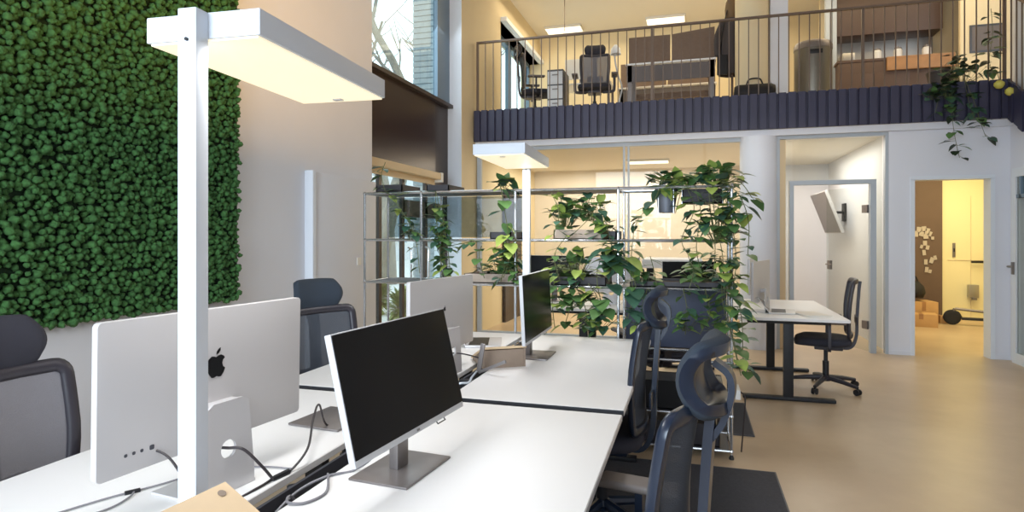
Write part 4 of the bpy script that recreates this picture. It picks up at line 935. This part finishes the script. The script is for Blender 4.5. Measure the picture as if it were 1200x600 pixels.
# ceiling light panels and a pendant cord upstairs
for px, lab in ((661, 'ceiling light panel upstairs nearer the window'), (780, 'ceiling light panel upstairs above the bench desks')):
    z_ = 5.49; y_ = 11.85; x_ = at(px, 30, y_).x
    t = thing('ceiling_light', (x_, y_, z_), 0, lab, 'ceiling light')
    MB().box((-.36, -.18, -.035), (.36, .18, .01), .004).build('frame', M['paper'], t); MB().box((-.34, -.16, -.039), (.34, .16, -.035)).build('diffuser', M['ceilglow'], t, smooth=0)
t = thing('pendant_cable', (-2.05, 10.2, 5.5), 0, 'thin cable dropping from the upstairs ceiling near the window', 'cable')
MB().cyl((0, 0, 0), (0, 0, -.62), .006, 6).build('cord', M['railm'], t); MB().lathe([(.0, -.03), (.03, -.02), (.03, 0)], 14).build('ceiling_cap', M['railm'], t)
t = thing('meeting_room_light', (-.7, 10.6, 2.7), 0, 'flat lit ceiling panel in the glazed room behind the shelf', 'ceiling light')
MB().box((-.35, -.2, -.03), (.35, .2, 0), .004).build('frame', M['paper'], t); MB().box((-.33, -.18, -.034), (.33, .18, -.03)).build('diffuser', M['ceilglow'], t, smooth=0)

# ------------------------------------------------------------------ outdoors beyond the street windows
tag(MB().box((-40, -6, -.1), (-3.42, 45, -.02)).build('ground', M['pave'], smooth=0), kind='structure')
def bare_tree(x, y, h_, seed, label):
    rnd = random.Random(seed); t = thing('bare_tree', (x, y, -.02), 0, label, 'tree'); tr, br = MB(), MB()
    def grow(p, d, L, r, lev):
        pts = [p]; q = p; dd = d
        for k in range(4):
            dd = (dd + Vector((rnd.uniform(-.16, .16), rnd.uniform(-.16, .16), .05))).normalized(); q = q + dd * (L / 4); pts.append(q)
        (tr if lev == 0 else br).tube(pts, [r, r * .92, r * .84, r * .76, r * .68], 7 if lev < 2 else 4)
        if lev < 4:
            for k in range(3 if lev else 5):
                f_ = rnd.uniform(.45, 1.0) if lev else rnd.uniform(.5, 1.0); i = min(int(f_ * 4), 3); p2 = pts[i].lerp(pts[i + 1], f_ * 4 - i)
                a = rnd.uniform(0, 2 * PI); grow(p2, (dd * .8 + Vector((math.cos(a), math.sin(a), rnd.uniform(.0, .6))) * .8).normalized(), L * rnd.uniform(.5, .72), r * .52, lev + 1)
    grow(Vector((0, 0, 0)), Vector((0, 0, 1)), h_ * .5, h_ * .022, 0)
    tr.build('trunk', M['bark'], t, smooth=60); br.build('branches', M['bark'], t, smooth=60)
bare_tree(-6.3, 11.6, 9.0, 5, 'bare tree outside close to the tall street window')
bare_tree(-8.6, 16.5, 11.0, 9, 'bare tree outside standing farther down the street')
def house(x, y, wx, wy, hh_, label, m='build'):
    t = thing('street_house', (x, y, -.02), 0, label, 'building')
    MB().box((-wx / 2, -wy / 2, 0), (wx / 2, wy / 2, hh_)).build('facade', M[m], t, smooth=0)
    MB().box((-wx / 2 - .2, -wy / 2 - .2, hh_), (wx / 2 + .2, wy / 2 + .2, hh_ + .3)).build('cornice', M['pave'], t, smooth=0)
    yy = -wy / 2 + 1.2
    while yy < wy / 2 - 1:
        for zz in (1.0, 4.1, 7.2):
            if zz + 1.8 < hh_:
                fr = MB().box((wx / 2, yy - .1, zz - .1), (wx / 2 + .06, yy + 1.2, zz + 1.9)).build('window', M['pave'], t, smooth=0)
                MB().box((wx / 2 + .06, yy, zz), (wx / 2 + .08, yy + 1.1, zz + 1.8)).build('pane', M['wing'], fr, smooth=0)
        yy += 2.6
house(-20, 30, 8, 20, 8.5, 'pale house across the street, the farther one')
house(-22, 12, 8, 12, 7.0, 'pale house across the street with its gable nearer')
for i, (x, y, s_, lab) in enumerate(((-4.6, 9.3, .35, 'low green bush outside right beside the street door'), (-5.6, 10.2, .4, 'round green bush outside beyond the door glazing'), (-5.2, 13.2, .9, 'farther green bush along the facade outside'))):
    rnd = random.Random(30 + i); t = thing('street_bush', (x, y, -.02), 0, lab, 'bush'); f = MB(); s = MB()
    for k in range(420):
        g = Vector((rnd.gauss(0, .5), rnd.gauss(0, .5), rnd.gauss(0, .5))); g = g.normalized() * min(g.length, 1); p = Vector((g.x * s_ * .6, g.y * s_ * .6, s_ * .8 + g.z * s_ * .75))
        leaf(f, p, g + Vector((0, 0, .2)), Vector((0, 0, 1)), .12, 0)
    for k in range(9): s.tube([(0, 0, 0), (rnd.uniform(-.3, .3) * s_, rnd.uniform(-.3, .3) * s_, s_ * .9)], .012, 5)
    s.build('stems', M['bark'], t); f.build('foliage', M['hedge'], t, fix=False)
t = thing('brick_pier', (-3.75, 8.62, -.02), 0, 'pale brick pier outside at the edge of the tall street window', 'pier')
b = MB()
for k in range(72):
    b.box((-.28, -.14, k * .085), (.28, .14, k * .085 + .075), .004, 1)
b.build('brickwork', M['brick'], t); MB().box((-.26, -.12, 0), (.26, .12, 6.1)).build('core', M['wing'], t, smooth=0)
